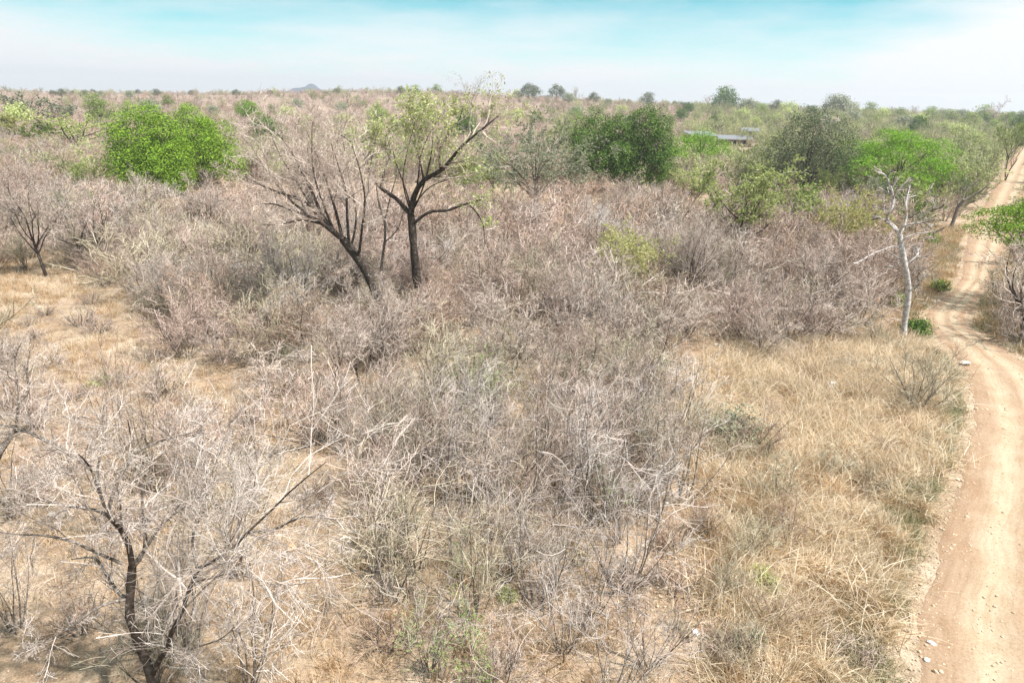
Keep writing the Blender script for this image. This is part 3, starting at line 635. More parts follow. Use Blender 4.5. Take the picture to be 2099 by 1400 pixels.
leafy(26, (1150, 226, 1300, 380), (1228, 392), 'dense dark green tree, left of two grown together in the middle distance', 'leafy_tree', leaf='leaf_deep', lsize=.21, per=20, cs=.36, dens=1.2)
leafy(27, (1240, 220, 1385, 382), (1312, 394), 'dense dark green tree with light leaf tips, right of two grown together', 'leafy_tree', leaf='leaf_deep', lsize=.21, per=20, cs=.36, dens=1.2)
leafy(28, (1110, 222, 1236, 300), (1170, 322), 'soft bright green feathery tree behind the dense dark green trees', 'feathery_tree', leaf='leaf_vivid', lsize=.22, per=14, cs=.5, dens=.7, asp=.35)
leafy(29, (1362, 266, 1512, 330), (1432, 352), 'low bright green flat-topped tree in front of the grey roofs', 'umbrella_tree', 'umbrella', leaf='leaf_lime', lsize=.26, per=14, cs=.42, asp=.4, dens=1.1)
leafy(30, (1330, 300, 1415, 352), (1372, 360), 'green bush filling the gap right of the dense dark trees', 'leafy_bush', cat='bush', leaf='leaf_vivid', lsize=.24, per=12, cs=.4)
leafy(31, (1690, 250, 1956, 384), (1822, 410), 'wide vivid green umbrella-shaped acacia above the white dead tree', 'umbrella_tree', 'umbrella', leaf='leaf_lime', lsize=.20, per=20, cs=.40, asp=.4, dens=1.5, r0=.3, flat=.45)
leafy(32, (1546, 224, 1744, 392), (1648, 404), 'dusky grey-green tree with a dark trunk, left of the vivid umbrella acacia', 'dusky_tree', leaf='leaf_dusky', lsize=.22, per=12, cs=.42, dens=1.15, r0=.3, ntr=2)
leafy(33, (1938, 366, 1984, 414), (1962, 420), 'dark green bush under the right end of the vivid umbrella acacia', 'leafy_bush', cat='bush', leaf='leaf_deep', lsize=.2, per=12, cs=.3)
leafy(34, (912, 222, 985, 290), (950, 300), 'dark green tree showing behind the right limb of the forked tree', 'leafy_tree', leaf='leaf_deep', lsize=.26, per=12, cs=.4)
leafy(35, (842, 205, 890, 246), (866, 256), 'green tree behind the top of the forked tree', 'leafy_tree', leaf='leaf_vivid', lsize=.28, per=10, cs=.4)
leafy(36, (804, 240, 848, 276), (826, 282), 'small dark green tree between the limbs of the forked tree', 'leafy_tree', leaf='leaf_deep', lsize=.26, per=10, cs=.38)
leafy(37, (738, 214, 804, 250), (776, 262), 'flat-topped green tree left of the forked tree, far off', 'umbrella_tree', 'umbrella', leaf='leaf_vivid', lsize=.26, per=10, cs=.4, dens=.8)
# right of the road
leafy(38, (1945, 392, 2260, 500), (2104, 632), 'flat-layered green acacia reaching over the dirt road from the right edge', 'acacia_tree', 'umbrella', leaf='leaf_vivid', lsize=.15, per=18, cs=.26, asp=.4, flat=.35, dens=1.0, r0=.16)

def sparse_hero(seed, box, base, label, name, leafmat, twig='twig_grey', leafy_=(2, .14, .5), bark='bark_dark', cat='tree', rz=0.0, group=None, **kw):
    x0, y0, x1, y1 = box; b = at(*base); dep = proj(b)[2]; h = P(base[0], y0, b[1])[2] - b[2]; w = (x1 - x0) / 2 * dep / FPX
    pr = tree_proto(seed, h=1.0 * h, leafy=leafy_, **kw); ext = np.abs(pr['twigs'][0][:, 0]).max(); top = np.percentile(pr['twigs'][0][:, 2], 98)
    k = h / top; kx = min(max(w / (np.percentile(np.abs(pr['twigs'][0][:, 0]), 90)), .6), 2.0)
    for key, v in pr.items():
        for (V, F) in (v if key == 'limbs' else [v]): V[:, 2] *= k; V[:, :2] *= kx if key != 'trunk' else 1
    if 'limbs' in pr: pass
    M = as_meshes(name, pr, bark, twig, leafmat); return plant(name, M, label, cat, tuple(b), rz, 1, group)
sparse_hero(41, (1000, 244, 1190, 405), (1100, 428), 'rounded silvery grey-green tree left of the dense dark green trees', 'silvery_tree', 'leaf_greygreen', 'twig_grey', (14, .19, .45), nl=8, trunk=.16, ntr=2, k1=7, k2=6, k3=3, r0=.16)
sparse_hero(42, (1448, 334, 1636, 500), (1520, 530), 'light green tree with a dark V-shaped trunk in the middle of the thicket', 'light_green_tree', 'leaf_pale', 'twig_grey', (12, .145, .5), nl=6, trunk=.22, ntr=2, k1=8, k2=6, k3=3, r0=.17, spread=.85)
sparse_hero(43, (1230, 474, 1348, 592), (1290, 606), 'yellow-green leafing shrub at the heart of the grey thicket', 'yellow_shrub', 'leaf_yellow', 'twig_olive', (5, .115, .5), cat='shrub', nl=7, trunk=.10, ntr=3, k1=6, k2=6, k3=3, r0=.05)
sparse_hero(44, (1676, 398, 1796, 500), (1740, 524), 'yellowing small tree left of the white dead tree', 'yellow_tree', 'leaf_yellow', 'twig_rust', (7, .14, .5), nl=7, trunk=.12, ntr=3, k1=6, k2=6, k3=3, r0=.07)
sparse_hero(45, (2040, 250, 2094, 372), (2060, 372), 'slender olive tree with several stems on the left verge where the road recedes', 'roadside_tree', 'leaf_olive', 'twig_olive', (4, .24, .5), nl=5, trunk=.35, ntr=3, k1=6, k2=5, k3=3, r0=.10)
sparse_hero(46, (1990, 500, 2190, 690), (2092, 700), 'greyish half-bare tree with a dark trunk by the right edge beyond the bend', 'grey_tree', 'leaf_dusky', 'twig_grey', (2, .055, .5), nl=9, trunk=.24, ntr=1, k1=8, k2=6, k3=3, r0=.14, spread=1.15)
sparse_hero(47, (2030, 570, 2130, 690), (2078, 668), 'grey twiggy shrub on the inside of the road bend, right of the track', 'grey_shrub', 'leaf_dusky', 'twig_grey', (1, .05, .5), cat='shrub', nl=8, trunk=.12, ntr=3, k1=6, k2=6, k3=3, r0=.05)
sparse_hero(48, (1365, 440, 1490, 600), (1412, 612), 'dark-stemmed bare tree spreading from the ground right of the yellow-green shrub', 'dark_stemmed_tree', 'leaf_dusky', 'twig_grey', None, nl=6, trunk=.14, ntr=5, k1=7, k2=6, k3=3, r0=.08, spread=.8)
sparse_hero(49, (28, 196, 104, 262), (66, 264), 'grey-green dome of a half-bare tree near the left edge below the skyline', 'dome_tree', 'leaf_greygreen', 'twig_grey', (18, 0.32, .5), nl=7, trunk=.2, k1=6, k2=5, k3=2, r0=.2, fine=2)
sparse_hero(50, (104, 205, 158, 246), (130, 250), 'small grey-green tree right of the grey-green dome tree', 'small_tree', 'leaf_greygreen', 'twig_grey', (24, 0.32, .5), nl=6, trunk=.2, k1=6, k2=5, k3=2, r0=.18, fine=2)
sparse_hero(51, (118, 236, 212, 318), (160, 322), 'brownish half-bare tree with two dark limbs forking low, at far left', 'forked_small_tree', 'leaf_pale', 'twig_olive', (12, 0.23, .5), nl=6, trunk=.25, k1=6, k2=5, k3=2, r0=.22, fine=1.5)
sparse_hero(52, (0, 238, 44, 288), (22, 294), 'yellow-green young tree at the left edge of the picture', 'young_tree', 'leaf_yellow', 'twig_olive', (27, 0.28, .5), nl=6, trunk=.2, ntr=2, k1=6, k2=5, k3=2, r0=.12, fine=1.5)
sparse_hero(53, (50, 250, 118, 304), (90, 308), 'straw-brown bushy tree between the yellow-green young tree and the forked small tree', 'brown_tree', 'leaf_olive', 'twig_rust', (15, 0.23, .5), nl=6, trunk=.15, ntr=2, k1=6, k2=5, k3=2, r0=.12, fine=1.5)
sparse_hero(54, (918, 150, 990, 230), (955, 262), 'wispy bare tree rising above the skyline behind the forked tree', 'wispy_tree', 'leaf_greygreen', 'twig_grey', (2, .2, .5), nl=5, trunk=.4, k1=5, k2=5, k3=3, r0=.14, spread=.6, fine=1.6)

# ------------------------------------------------------------------ shrubs of the thicket
SH = [as_meshes('shrub', shrub_proto(100 + s, h=2.7, nst=13, k1=7, k2=6, k3=2), 'bark_grey', 'twig_mauve') for s in range(6)]
SHL = [as_meshes('shrub', shrub_proto(120 + s, h=2.7, nst=11, k1=7, k2=6, k3=1, leafy=(1, .05, .5)), 'bark_grey', 'twig_olive', 'leaf_olive') for s in range(3)]
WH = [as_meshes('whip', shrub_proto(140 + s, h=2.9, nst=9, k1=6, k2=4, k3=1, tilt=(2, 34), straight=True, thick=.7, wob=1.3), 'bark_grey', 'twig_pale') for s in range(5)]
LOW = [as_meshes('low', shrub_proto(160 + s, h=.75, nst=22, k1=5, k2=4, k3=1, tilt=(5, 65), thick=.6), 'bark_grey', 'twig_rust') for s in range(4)]
BT = [as_meshes('tree', tree_proto(180 + s, h=6.2, trunk=.28, nl=7, k1=10, k2=7, k3=4, r0=.10, fine=1.5, spread=1.2), 'bark_dark', 'twig_grey') for s in range(4)]
TINTS = {'twig_grey': 'grey', 'twig_mauve': 'mauve-grey', 'twig_rust': 'reddish-brown', 'twig_olive': 'olive-brown', 'twig_pale': 'pale grey'}

THICKET = [(270, 575), (400, 450), (470, 400), (1000, 400), (1180, 395), (1480, 380), (1780, 400), (1835, 520), (1825, 650), (1700, 700), (1470, 715), (1395, 800), (1335, 900), (1220, 880), (1000, 830), (880, 870), (700, 890), (560, 850), (430, 750), (330, 670)]
LEFTWOOD = [(-60, 420), (-60, 560), (130, 575), (250, 560), (440, 430), (240, 345), (-60, 345)]
FRONT = [(640, 860), (1350, 890), (1430, 960), (1340, 1070), (800, 1090), (700, 960)]
WHIPS = [(760, 1080), (1400, 990), (1500, 1320), (1300, 1460), (780, 1460)]
VERGE = [(1380, 800), (1500, 715), (1830, 690), (1990, 760), (1995, 1000), (1880, 1460), (1480, 1460), (1430, 1050)]
LANDMARK = [(300, 560, 'left of the grey thicket'), (480, 640, 'at the left end of the thicket'), (640, 560, 'under the leaning tree'), (700, 740, 'in front of the leaning tree'), (900, 620, 'right of the forked trunk'), (870, 780, 'in front of the forked trunk'),
            (1060, 480, 'below the right limb of the forked tree'), (1100, 640, 'in the middle of the thicket'), (1200, 420, 'below the dense dark green trees'), (1290, 640, 'just before the yellow-green shrub'), (1420, 660, 'before the dark-stemmed bare tree'),
            (1540, 600, 'before the light green tree'), (1660, 620, 'at the right end of the thicket'), (1700, 480, 'beside the yellowing tree'), (1790, 600, 'left of the white dead tree'), (1500, 400, 'behind the light green tree'), (1110, 810, 'at the open front of the thicket'),
            (110, 480, 'in the left wood'), (330, 440, 'below the vivid green pair'), (560, 420, 'right of the vivid green pair'), (60, 330, 'by the left edge in the middle distance'), (330, 280, 'behind the vivid green pair'), (650, 290, 'in the far scrub left of the forked tree'),
            (1050, 290, 'in the far scrub behind the silvery tree'), (1330, 290, 'in the far scrub behind the dense dark trees'), (1640, 290, 'in the far scrub around the roofs'), (1900, 300, 'in the far green belt left of the road'), (2060, 480, 'right of the receding road'), (1880, 520, 'behind the white dead tree'),
            (1250, 980, 'in the middle foreground'), (900, 980, 'before the thicket beside the big pale tree'), (1100, 1250, 'at the bottom middle'), (850, 1300, 'at the bottom beside the big pale tree'), (150, 700, 'on the open ground at the left'), (550, 1000, 'beside the big pale tree'), (1600, 900, 'in the straw grass'), (1560, 1200, 'in the straw grass near the bottom')]
def where(px, py): return min(LANDMARK, key=lambda l: (l[0] - px) ** 2 + ((l[1] - py) * 1.6) ** 2)[2]
rs = random.Random(7)
avoid = [at(866, 655)[:2], at(800, 700)[:2], at(1851, 700)[:2], at(772, 640)[:2], at(1520, 530)[:2], at(1290, 606)[:2], at(1412, 612)[:2]]
AV_BIG = [(at(797, 690)[:2], 1.2), (at(866, 668)[:2], 1.0), (at(310, 396)[:2], 9), (at(425, 388)[:2], 9), (at(1230, 388)[:2], 6), (at(1308, 384)[:2], 6), (at(1880, 408)[:2], 7), (at(1650, 398)[:2], 6), (at(1110, 428)[:2], 5), (at(1430, 352)[:2], 6), (at(1470, 305)[:2], 11), (at(1500, 312)[:2], 11), (at(1690, 268)[:2], 9), (at(1290, 612)[:2], 2.0), (at(1740, 530)[:2], 2.4), (at(1520, 536)[:2], 2.0), (at(2030, 650)[:2], 2.5), (at(1440, 318)[:2], 9), (at(1480, 322)[:2], 9), (at(1530, 318)[:2], 9), (at(1700, 280)[:2], 8)]
cand = []
def jitter_grid(y0, y1, step, dens):
    y = y0
    while y < y1:
        x = -y * .98 - 6
        while x < y * .98 + 6:
            X, Y = x + rs.uniform(-.5, .5) * step, y + rs.uniform(-.5, .5) * step; x += step
            z = float(ground_z(X, Y)); px, py, dep = proj((X, Y, z)); X_[0] = X
            if px < -260 or px > W0 + 260: continue
            if rs.random() < dens(px, py, Y) and not on_road(X, Y, .7) and all((a[0] - X) ** 2 + (a[1] - Y) ** 2 > .7 for a in avoid) and all((a[0] - X) ** 2 + (a[1] - Y) ** 2 > r * r for a, r in AV_BIG):
                yield X, Y, z, px, py, dep
        y += step
X_ = [0.0]
def d_thick(px, py, Y):
    if in_poly(px, py, THICKET):
        v = math.sin(X_[0] * .55 + 1.3 * math.sin(Y * .31)) + math.sin(Y * .5 + X_[0] * .23)
        return (.70 if v > -.1 else .30) if py > 470 else .55
    if in_poly(px, py, LEFTWOOD): return .30
    if in_poly(px, py, VERGE): return .02
    if px > 2065 and 430 < py < 720: return .3
    if py < 400: return .30 if py > 330 else .22
    if 1835 < px < 1960 and 400 < py < 640: return .22
    if in_poly(px, py, FRONT): return .10
    if px < 300 and 575 < py < 900: return .05
    return .05 if py > 900 else .12
shr = list(jitter_grid(13, 60, 1.55, d_thick)) + list(jitter_grid(60, 130, 2.2, d_thick))
shr.sort(key=lambda s: s[5])
n_ind = 0; rest = []
def tint_for(px, py):
    a = rs.random()
    if 1560 < px < 1800 and 420 < py < 640: return 'twig_rust' if a < .6 else 'twig_mauve'
    if py > 800: return 'twig_grey' if a < .4 else ('twig_olive' if a < .75 else 'twig_mauve')
    return 'twig_mauve' if a < .32 else ('twig_grey' if a < .66 else ('twig_rust' if a < .80 else 'twig_olive'))
for (X, Y, z, px, py, dep) in shr:
    vis = -30 < px < W0 + 30 and py < H0 + 90
    t = tint_for(px, py); sc = rs.choice((rs.uniform(.55, .85), rs.uniform(.8, 1.15), rs.uniform(1.05, 1.5))) * (1.08 if 450 < py < 720 else 1.0)
    if 1380 < px < 1850 and py > 600: sc *= .8
    if py > 780: sc *= .8
    if 370 < py < 455: sc *= .72
    leafed = rs.random() < (.10 if in_poly(px, py, THICKET) else .25)
    if vis and n_ind < 290 and dep < 95:
        n_ind += 1; sz = 'tall' if sc > 1.12 else ('low' if sc < .85 else 'bushy')
        if leafed: plant('thicket_shrub', rs.choice(SHL), f'{sz} half-leafed twiggy shrub {where(px, py)}', 'shrub', (X, Y, z), rs.uniform(0, 6.28), sc, 'shrubs of the dry thicket')
        else: plant('thicket_shrub', rs.choice(SH), f'{sz} {TINTS[t]} leafless shrub {where(px, py)}', 'shrub', (X, Y, z), rs.uniform(0, 6.28), sc, 'shrubs of the dry thicket', t)
    else: rest.append((X, Y, z, rs.uniform(0, 6.28), sc, leafed))
# smaller whips in the foreground
for k, (X, Y, z, px, py, dep) in enumerate(jitter_grid(10, 26, 1.05, lambda px, py, Y: .72 if in_poly(px, py, FRONT) else (.58 if in_poly(px, py, WHIPS) else (.10 if px < 760 and py > 620 else 0)))):
    if not (-60 < px < W0 + 60 and py < H0 + 120): continue
    t = rs.choice(['twig_pale', 'twig_grey', 'twig_olive', 'twig_mauve']); sc = rs.uniform(.65, 1.25)
    plant('whip_shrub', rs.choice(WH), f"{'tall' if sc > 1 else 'short'} bare {TINTS[t]} sapling {where(px, py)}", 'sapling', (X, Y, z), rs.uniform(0, 6.28), sc, 'bare saplings of the foreground', t)
for k, (X, Y, z, px, py, dep) in enumerate(jitter_grid(10, 40, 1.3, lambda px, py, Y: (.42 if 1400 < px < 1680 and (1080 < py < 1330 or 820 < py < 960) else .09) if in_poly(px, py, VERGE) else (.22 if in_poly(px, py, FRONT) or in_poly(px, py, WHIPS) else (.12 if py > 560 and px < 760 else 0)))):
    if not (-60 < px < W0 + 60 and py < H0 + 60): continue
    t = rs.choice(['twig_rust', 'twig_olive', 'twig_mauve', 'twig_grey']); sc = rs.uniform(.7, 1.4)
    plant('dry_bush', rs.choice(LOW), f"{'knee-high' if sc > 1 else 'small'} {TINTS[t]} dry bush {where(px, py)}", 'bush', (X, Y, z), rs.uniform(0, 6.28), sc, 'low dry bushes', t)
# bare trees standing among the shrubs
BARE = [(95, 566, 330, 'grey bare tree with a dark trunk nearest the left edge of the left wood'), (182, 548, 322, 'grey bare tree with a dark stem, middle of the left wood'), (206, 556, 345, 'slim bare tree right of the middle one in the left wood'), (352, 668, 520, 'small bare tree with a leaning dark stem at the left end of the thicket'), (438, 520, 345, 'pale bare tree below the vivid green pair'),
        (384, 650, 500, 'thin bare tree right of the small leaning one at the left end of the thicket'), (30, 500, 320, 'bare grey tree cut by the left edge of the picture in the middle distance'), (300, 470, 330, 'bare grey tree under the left vivid green tree'), (560, 560, 400, 'bare tree in the shade of the leaning tree'), (1085, 500, 395, 'greyish bare tree with a straight stem right of the forked tree'),
        (1240, 470, 372, 'pale bare tree before the dense dark green trees'), (1640, 560, 430, 'reddish bare tree left of the yellowing tree'), (1000, 720, 560, 'bare tree with a bowed dark stem in the middle of the thicket'), (610, 720, 540, 'pale bare tree crowded against the leaning trunk'), (1180, 800, 640, 'short bare tree with a blackened stem at the front of the thicket'), (1790, 470, 385, 'bare tree behind the white dead tree'), (690, 900, 760, 'bare tree at the front left corner of the thicket')]
for k, (px, py, ytop, lab) in enumerate(BARE):
    b = at(px, py); h = P(px, ytop, b[1])[2] - b[2]; tw = ['twig_grey', 'twig_pale', 'twig_mauve', 'twig_grey'][k % 4]
    plant('bare_tree', BT[k % 4], lab, 'tree', tuple(b), rs.uniform(0, 6.28), h / 6.6, 'bare trees among the shrubs', tw)
nb = 0
for (X, Y, z, px, py, dep) in list(jitter_grid(22, 75, 4.6, lambda px, py, Y: (.58 if py > 470 else .22) if in_poly(px, py, THICKET) else (.75 if in_poly(px, py, LEFTWOOD) else (.10 if py < 470 else 0)))):
    if not (-20 < px < W0 + 20) or nb > 105: continue
    nb += 1; h = rs.uniform(3.4, 5.6); tw = rs.choice(['twig_grey', 'twig_pale', 'twig_mauve', 'twig_grey'])
    plant('bare_tree', rs.choice(BT), f"{'tall' if h > 4.6 else 'short'} {TINTS[tw]} dark-stemmed bare tree {where(px, py)}", 'tree', (X, Y, z), rs.uniform(0, 6.28), h / 6.6, 'bare trees among the shrubs', tw)
SHJ = [joined('shrub_far', shrub_proto(200 + s, h=2.7, nst=10, k1=6, k2=5, k3=1, thick=1.6), m) for s, m in enumerate(['twig_mauve', 'twig_grey', 'twig_mauve', 'twig_rust'])]
SHJ += [joined('shrub_far_leafy', shrub_proto(210 + s, h=2.7, nst=10, k1=6, k2=5, k3=0, thick=1.6, leafy=(1, .10, .5)), 'twig_olive', l) for s, l in enumerate(['leaf_olive', 'leaf_dusky'])]
R = np.array([r[:5] for r in rest]); lf = np.array([r[5] for r in rest])
pid = np.where(lf, np.array([rs.choice((4, 5)) for _ in rest]), np.array([rs.choice((0, 1, 1, 2, 3, 3)) for _ in rest]))
scatter('scrub', SHJ, R[:, :3], np.stack((R[:, 3] * 0, R[:, 3] * 0, R[:, 3]), -1), R[:, 4], pid, 'dry scrub filling the middle distance between the trees')

# ------------------------------------------------------------------ far bush: individual trees, then scrub as stuff
FT = []
for s, (w, zb, zt, st, lf, de) in enumerate([(3.2, 1.2, 5.0, 'dome', 'leaf_olive', .55), (3.6, 1.6, 5.6, 'umbrella', 'leaf_dusky', .8), (3.2, .8, 4.8, 'dome', 'leaf_greygreen', .8), (2.9, .8, 4.4, 'dome', 'leaf_pale', .7), (3.4, 1.0, 5.4, 'dome', 'leaf_deep', .8), (3.4, 1.6, 5.0, 'umbrella', 'leaf_vivid', .8)]):
    FT.append(leafy_parts(300 + s, w, zb, zt, st, dens=de * 1.1, lsize=.34, per=10, cs=.42, r0=.14, leaf=lf, twig='twig_dark', bark='bark_grey', ntr=2))
FTN = ['olive green bushy tree', 'dusky flat-topped tree', 'grey-green thin-leaved tree', 'pale yellowish-green tree', 'dark green rounded tree', 'bright green flat-topped tree']
FB = [as_meshes('tree', tree_proto(330 + s, h=5.4, trunk=.32, nl=6, k1=6, k2=5, k3=2, r0=.13, fine=2.6), 'bark_grey', 'twig_grey') for s in range(4)]
SKY = [(48, 15, 'b'), (110, 7, 1), (128, 9, 1), (150, 7, 1), (165, 8, 2), (178, 7, 1), (192, 9, 1), (208, 8, 2), (268, 9, 2), (284, 9, 1), (323, 10, 1), (364, 9, 'b'), (392, 8, 1), (484, 9, 1), (516, 7, 'b'), (555, 7, 1), (668, 6, 2), (690, 7, 1), (784, 14, 'b'), (822, 12, 1), (850, 16, 0), (896, 18, 0), (1062, 14, 2),
       (1082, 24, 1), (1096, 22, 1), (1141, 26, 1), (1166, 16, 2), (1181, 28, 'b'), (1216, 16, 1), (1246, 8, 2), (1288, 9, 2), (1326, 22, 1), (1362, 10, 'b'), (1382, 9, 1), (1400, 8, 1), (1413, 8, 2), (1452, 22, 'b'), (1484, 30, 4), (1530, 18, 2), (1546, 13, 0), (1590, 14, 1), (1612, 18, 3), (1632, 9, 2), (1662, 10, 4), (1710, 32, 2), (1740, 22, 2),
       (1782, 20, 0), (1806, 16, 3), (1868, 20, 'b'), (1905, 16, 0), (1930, 14, 2), (1970, 16, 2), (2010, 22, 0), (2036, 36, 'b'), (2070, 12, 4), (2092, 12, 4)]
def horizon_py(px):                             # where the far crest stands in the picture
    for py in np.arange(150, 262, .5):
        d = ray(px, py); d = d / np.linalg.norm(d); t = np.linspace(300, 700, 80)
        if (CAM_H + d[2] * t < ground_z(d[0] * t, d[1] * t)).any(): return float(py)
    return 240.0
HP = {}
for k, (px, hpx, ty) in enumerate(SKY):
    hy = horizon_py(px); b = at(px, hy + 3 + 3 * ((k * 7) % 3)); dep = proj(b)[2]
    h = (proj(b)[1] - (hy - hpx)) * dep / FPX
    side = 'left' if px < 700 else ('middle' if px < 1400 else 'right')
    near = ['left of the small blue hill' if px < 600 else 'right of the small blue hill', 'above the forked tree' if px < 1000 else 'above the dense dark green trees', 'above the roofs and umbrella acacia'][('left', 'middle', 'right').index(side)]
    kind = 'bare twiggy tree' if ty == 'b' else FTN[ty]
    M = FB[k % 4] if ty == 'b' else FT[ty]; h0 = 5.6 if ty == 'b' else 5.2
    big = 'tall ' if hpx > 17 else ('tiny ' if hpx < 9 else 'small ')
    plant('skyline_tree', M, f'{big}{kind} on the skyline {near}', 'tree', tuple(b), k * 1.3, max(h * (1.25 if px > 1440 else 1), 2.0) / h0, 'trees along the skyline')
# trees between the thicket and the skyline, seen one by one
MIDT = [(632, 262, 3), (700, 232, 2), (706, 262, 3), (1275, 236, 3), (1320, 240, 3), (1290, 262, 2), (1372, 262, 0), (1395, 250, 4), (1410, 236, 4), (1462, 262, 4), (1520, 252, 3), (1545, 265, 3), (1560, 240, 0), (1590, 262, 3), (1612, 240, 3), (1640, 250, 3), (1690, 262, 2), (1700, 240, 3), (1730, 235, 0), (1745, 258, 2), (1765, 236, 3), (1790, 262, 0), (1810, 236, 3), (1840, 250, 0),
        (1850, 272, 2), (1880, 262, 3), (1880, 280, 4), (1905, 254, 0), (1930, 276, 3), (1945, 256, 0), (1965, 290, 3), (1985, 268, 0), (1990, 310, 3), (2015, 260, 4), (2035, 276, 0), (2060, 262, 0), (2085, 276, 4), (2096, 300, 0), (2140, 340, 0), (2160, 420, 4), (45, 268, 3), (210, 262, 0), (195, 232, 0), (310, 240, 2), (345, 222, 0), (590, 244, 3), (610, 226, 2), (440, 240, 2),
        (1100, 262, 0), (1180, 246, 2), (1060, 250, 3), (980, 330, 3), (1020, 355, 3), (960, 385, 0), (760, 330, 0), (720, 300, 3), (1690, 330, 2), (1560, 345, 2), (1835, 452, 0), (1800, 440, 4), (1640, 470, 0)]
for k, (px, py, ty) in enumerate(MIDT):
    b = at(px, py); sc = rs.uniform(.85, 1.25) * (1.25 if px > 1500 and py < 320 else 1)
    if py > 320: sc *= .8
    if px < 330: sc *= 1.35
    w = where(px, py)
    plant('bush_tree', FT[ty], f"{'big' if sc > 1 else ('small' if sc < .75 else 'middling')} {FTN[ty]} {w}", 'tree', tuple(b), k * 2.1, sc, 'scattered trees of the far bush')
MIDX = [(1420, 420, 5.0, 'leaf_pale', 'twig_olive', 'loose pale green tree right of the flat-topped green tree'), (1620, 470, 4.6, 'leaf_olive', 'twig_rust', 'olive-leaved tree right of the light green V-trunk tree'), (1690, 415, 4.5, 'leaf_olive', 'twig_olive', 'olive bushy tree under the dusky tree'), (1800, 450, 5.5, 'leaf_greygreen', 'twig_olive', 'grey-green tree behind the top of the white dead tree'), (1860, 480, 4.2, 'leaf_vivid', 'twig_olive', 'green tree behind the right arm of the white dead tree'), (1340, 395, 4.0, 'leaf_yellow', 'twig_rust', 'yellowish shrub-tree at the foot of the dark green pair'), (1010, 400, 5.5, 'leaf_pale', 'twig_olive', 'pale green tree between the forked tree and the silvery tree'), (955, 410, 4.5, 'leaf_olive', 'twig_olive', 'olive tree behind the low right limb of the forked tree'), (740, 330, 5.0, 'leaf_olive', 'twig_olive', 'olive tree behind the left limb of the forked tree'), (1580, 380, 4.5, 'leaf_greygreen', 'twig_grey', 'silvery tree left of the dusky tree trunk'), (180, 400, 4.5, 'leaf_olive', 'twig_olive', 'olive-tinged tree left of the vivid green pair'), (175, 505, 4.6, 'leaf_olive', 'twig_grey', 'tree with an olive-tinged crown in the left wood'), (1985, 330, 5.5, 'leaf_pale', 'twig_olive', 'pale green tree right of the vivid umbrella acacia'), (1740, 330, 5.0, 'leaf_olive', 'twig_olive', 'olive tree showing left of the vivid umbrella acacia')]
XT = {}
for k, (px, py, h, lf, tw, lab) in enumerate(MIDX):
    if k % 3 not in XT: XT[k % 3] = as_meshes('tree', tree_proto(380 + k, h=5, trunk=.2, nl=6, ntr=2, k1=7, k2=6, k3=3, r0=.09, fine=1.4, leafy=(5, .15, .5)), 'bark_dark', 'twig_grey', 'leaf_olive')
    plant('leafing_tree', XT[k % 3], lab, 'tree', tuple(at(px, py)), k * 1.9, h / 5.3, 'half-leafed trees behind the thicket', tw, lf)
MIDB = [(20, 310), (120, 345), (215, 300), (230, 330), (310, 225), (400, 230), (470, 290), (580, 330), (620, 300), (690, 345), (640, 240), (760, 290), (1040, 300), (1090, 280), (1160, 275), (1205, 262), (1240, 300), (1300, 305), (1420, 300), (1455, 322), (1500, 340), (1470, 262), (1585, 330), (1720, 300), (1770, 300), (1680, 280), (1545, 380), (1400, 400), (1460, 430), (1300, 420)]
for k, (px, py) in enumerate(MIDB):
    b = at(px, py); sc = rs.uniform(.7, 1.1)
    plant('bare_bush_tree', FB[k % 4], f"{'tall' if sc > .92 else 'short'} leafless grey tree {where(px, py)}", 'tree', tuple(b), k * 1.7, sc, 'scattered leafless trees of the far bush', ['twig_grey', 'twig_mauve', 'twig_olive'][k % 3])
def far_scrub():
    rng = np.random.default_rng(41); n = 22000; r = np.exp(rng.uniform(math.log(105), math.log(1200), n)); az = rng.uniform(-.78, .78, n)
    X, Y = np.sin(az) * r, np.cos(az) * r; keep = ~on_road_many(np.stack((X, Y), -1), 1.5)
    for a, rad in AV_BIG: keep &= (X - a[0]) ** 2 + (Y - a[1]) ** 2 > rad * rad
    ppx, ppy, _d = proj(np.stack((X, Y, ground_z(X, Y)), -1)); keep &= ~((ppx > 1390) & (ppx < 1565) & (r < 235) & (rng.random(n) < .72))
    patch = np.sin(X * .05 + 2) * np.sin(Y * .043 + 1) + .6 * np.sin(X * .013 + Y * .017); keep &= rng.random(n) < .62 + .35 * patch
    X, Y, az, r = X[keep], Y[keep], az[keep], r[keep]; n = len(X)
    green = rng.random(n) < np.where(az > .24, .85, np.where(az > .1, .26, .17))
    pid = np.where(green, rng.choice((4, 6, 7, 6, 7), n), rng.choice((0, 1, 2, 3, 3), n))
    scl = rng.uniform(.55, 1.25, n) * np.where(r > 380, rng.choice((.6, .8, 1.2), n), 1) * np.where(green, np.where(az > .24, 1.55, 1.2), 1)
    scatter('far_scrub', SHJ + [joined('shrub_far_green', shrub_proto(215, h=2.7, nst=10, k1=6, k2=5, k3=0, thick=1.6, leafy=(3, .16, .5)), 'twig_olive', 'leaf_pale'), joined('shrub_far_olive', shrub_proto(216, h=2.9, nst=10, k1=6, k2=5, k3=0, thick=1.6, leafy=(3, .16, .5)), 'twig_olive', 'leaf_olive')], np.stack((X, Y, ground_z(X, Y)), -1), np.stack((0 * X, 0 * X, rng.uniform(0, 6.28, n)), -1), scl, pid, 'endless dry scrub reaching to the horizon')
far_scrub()

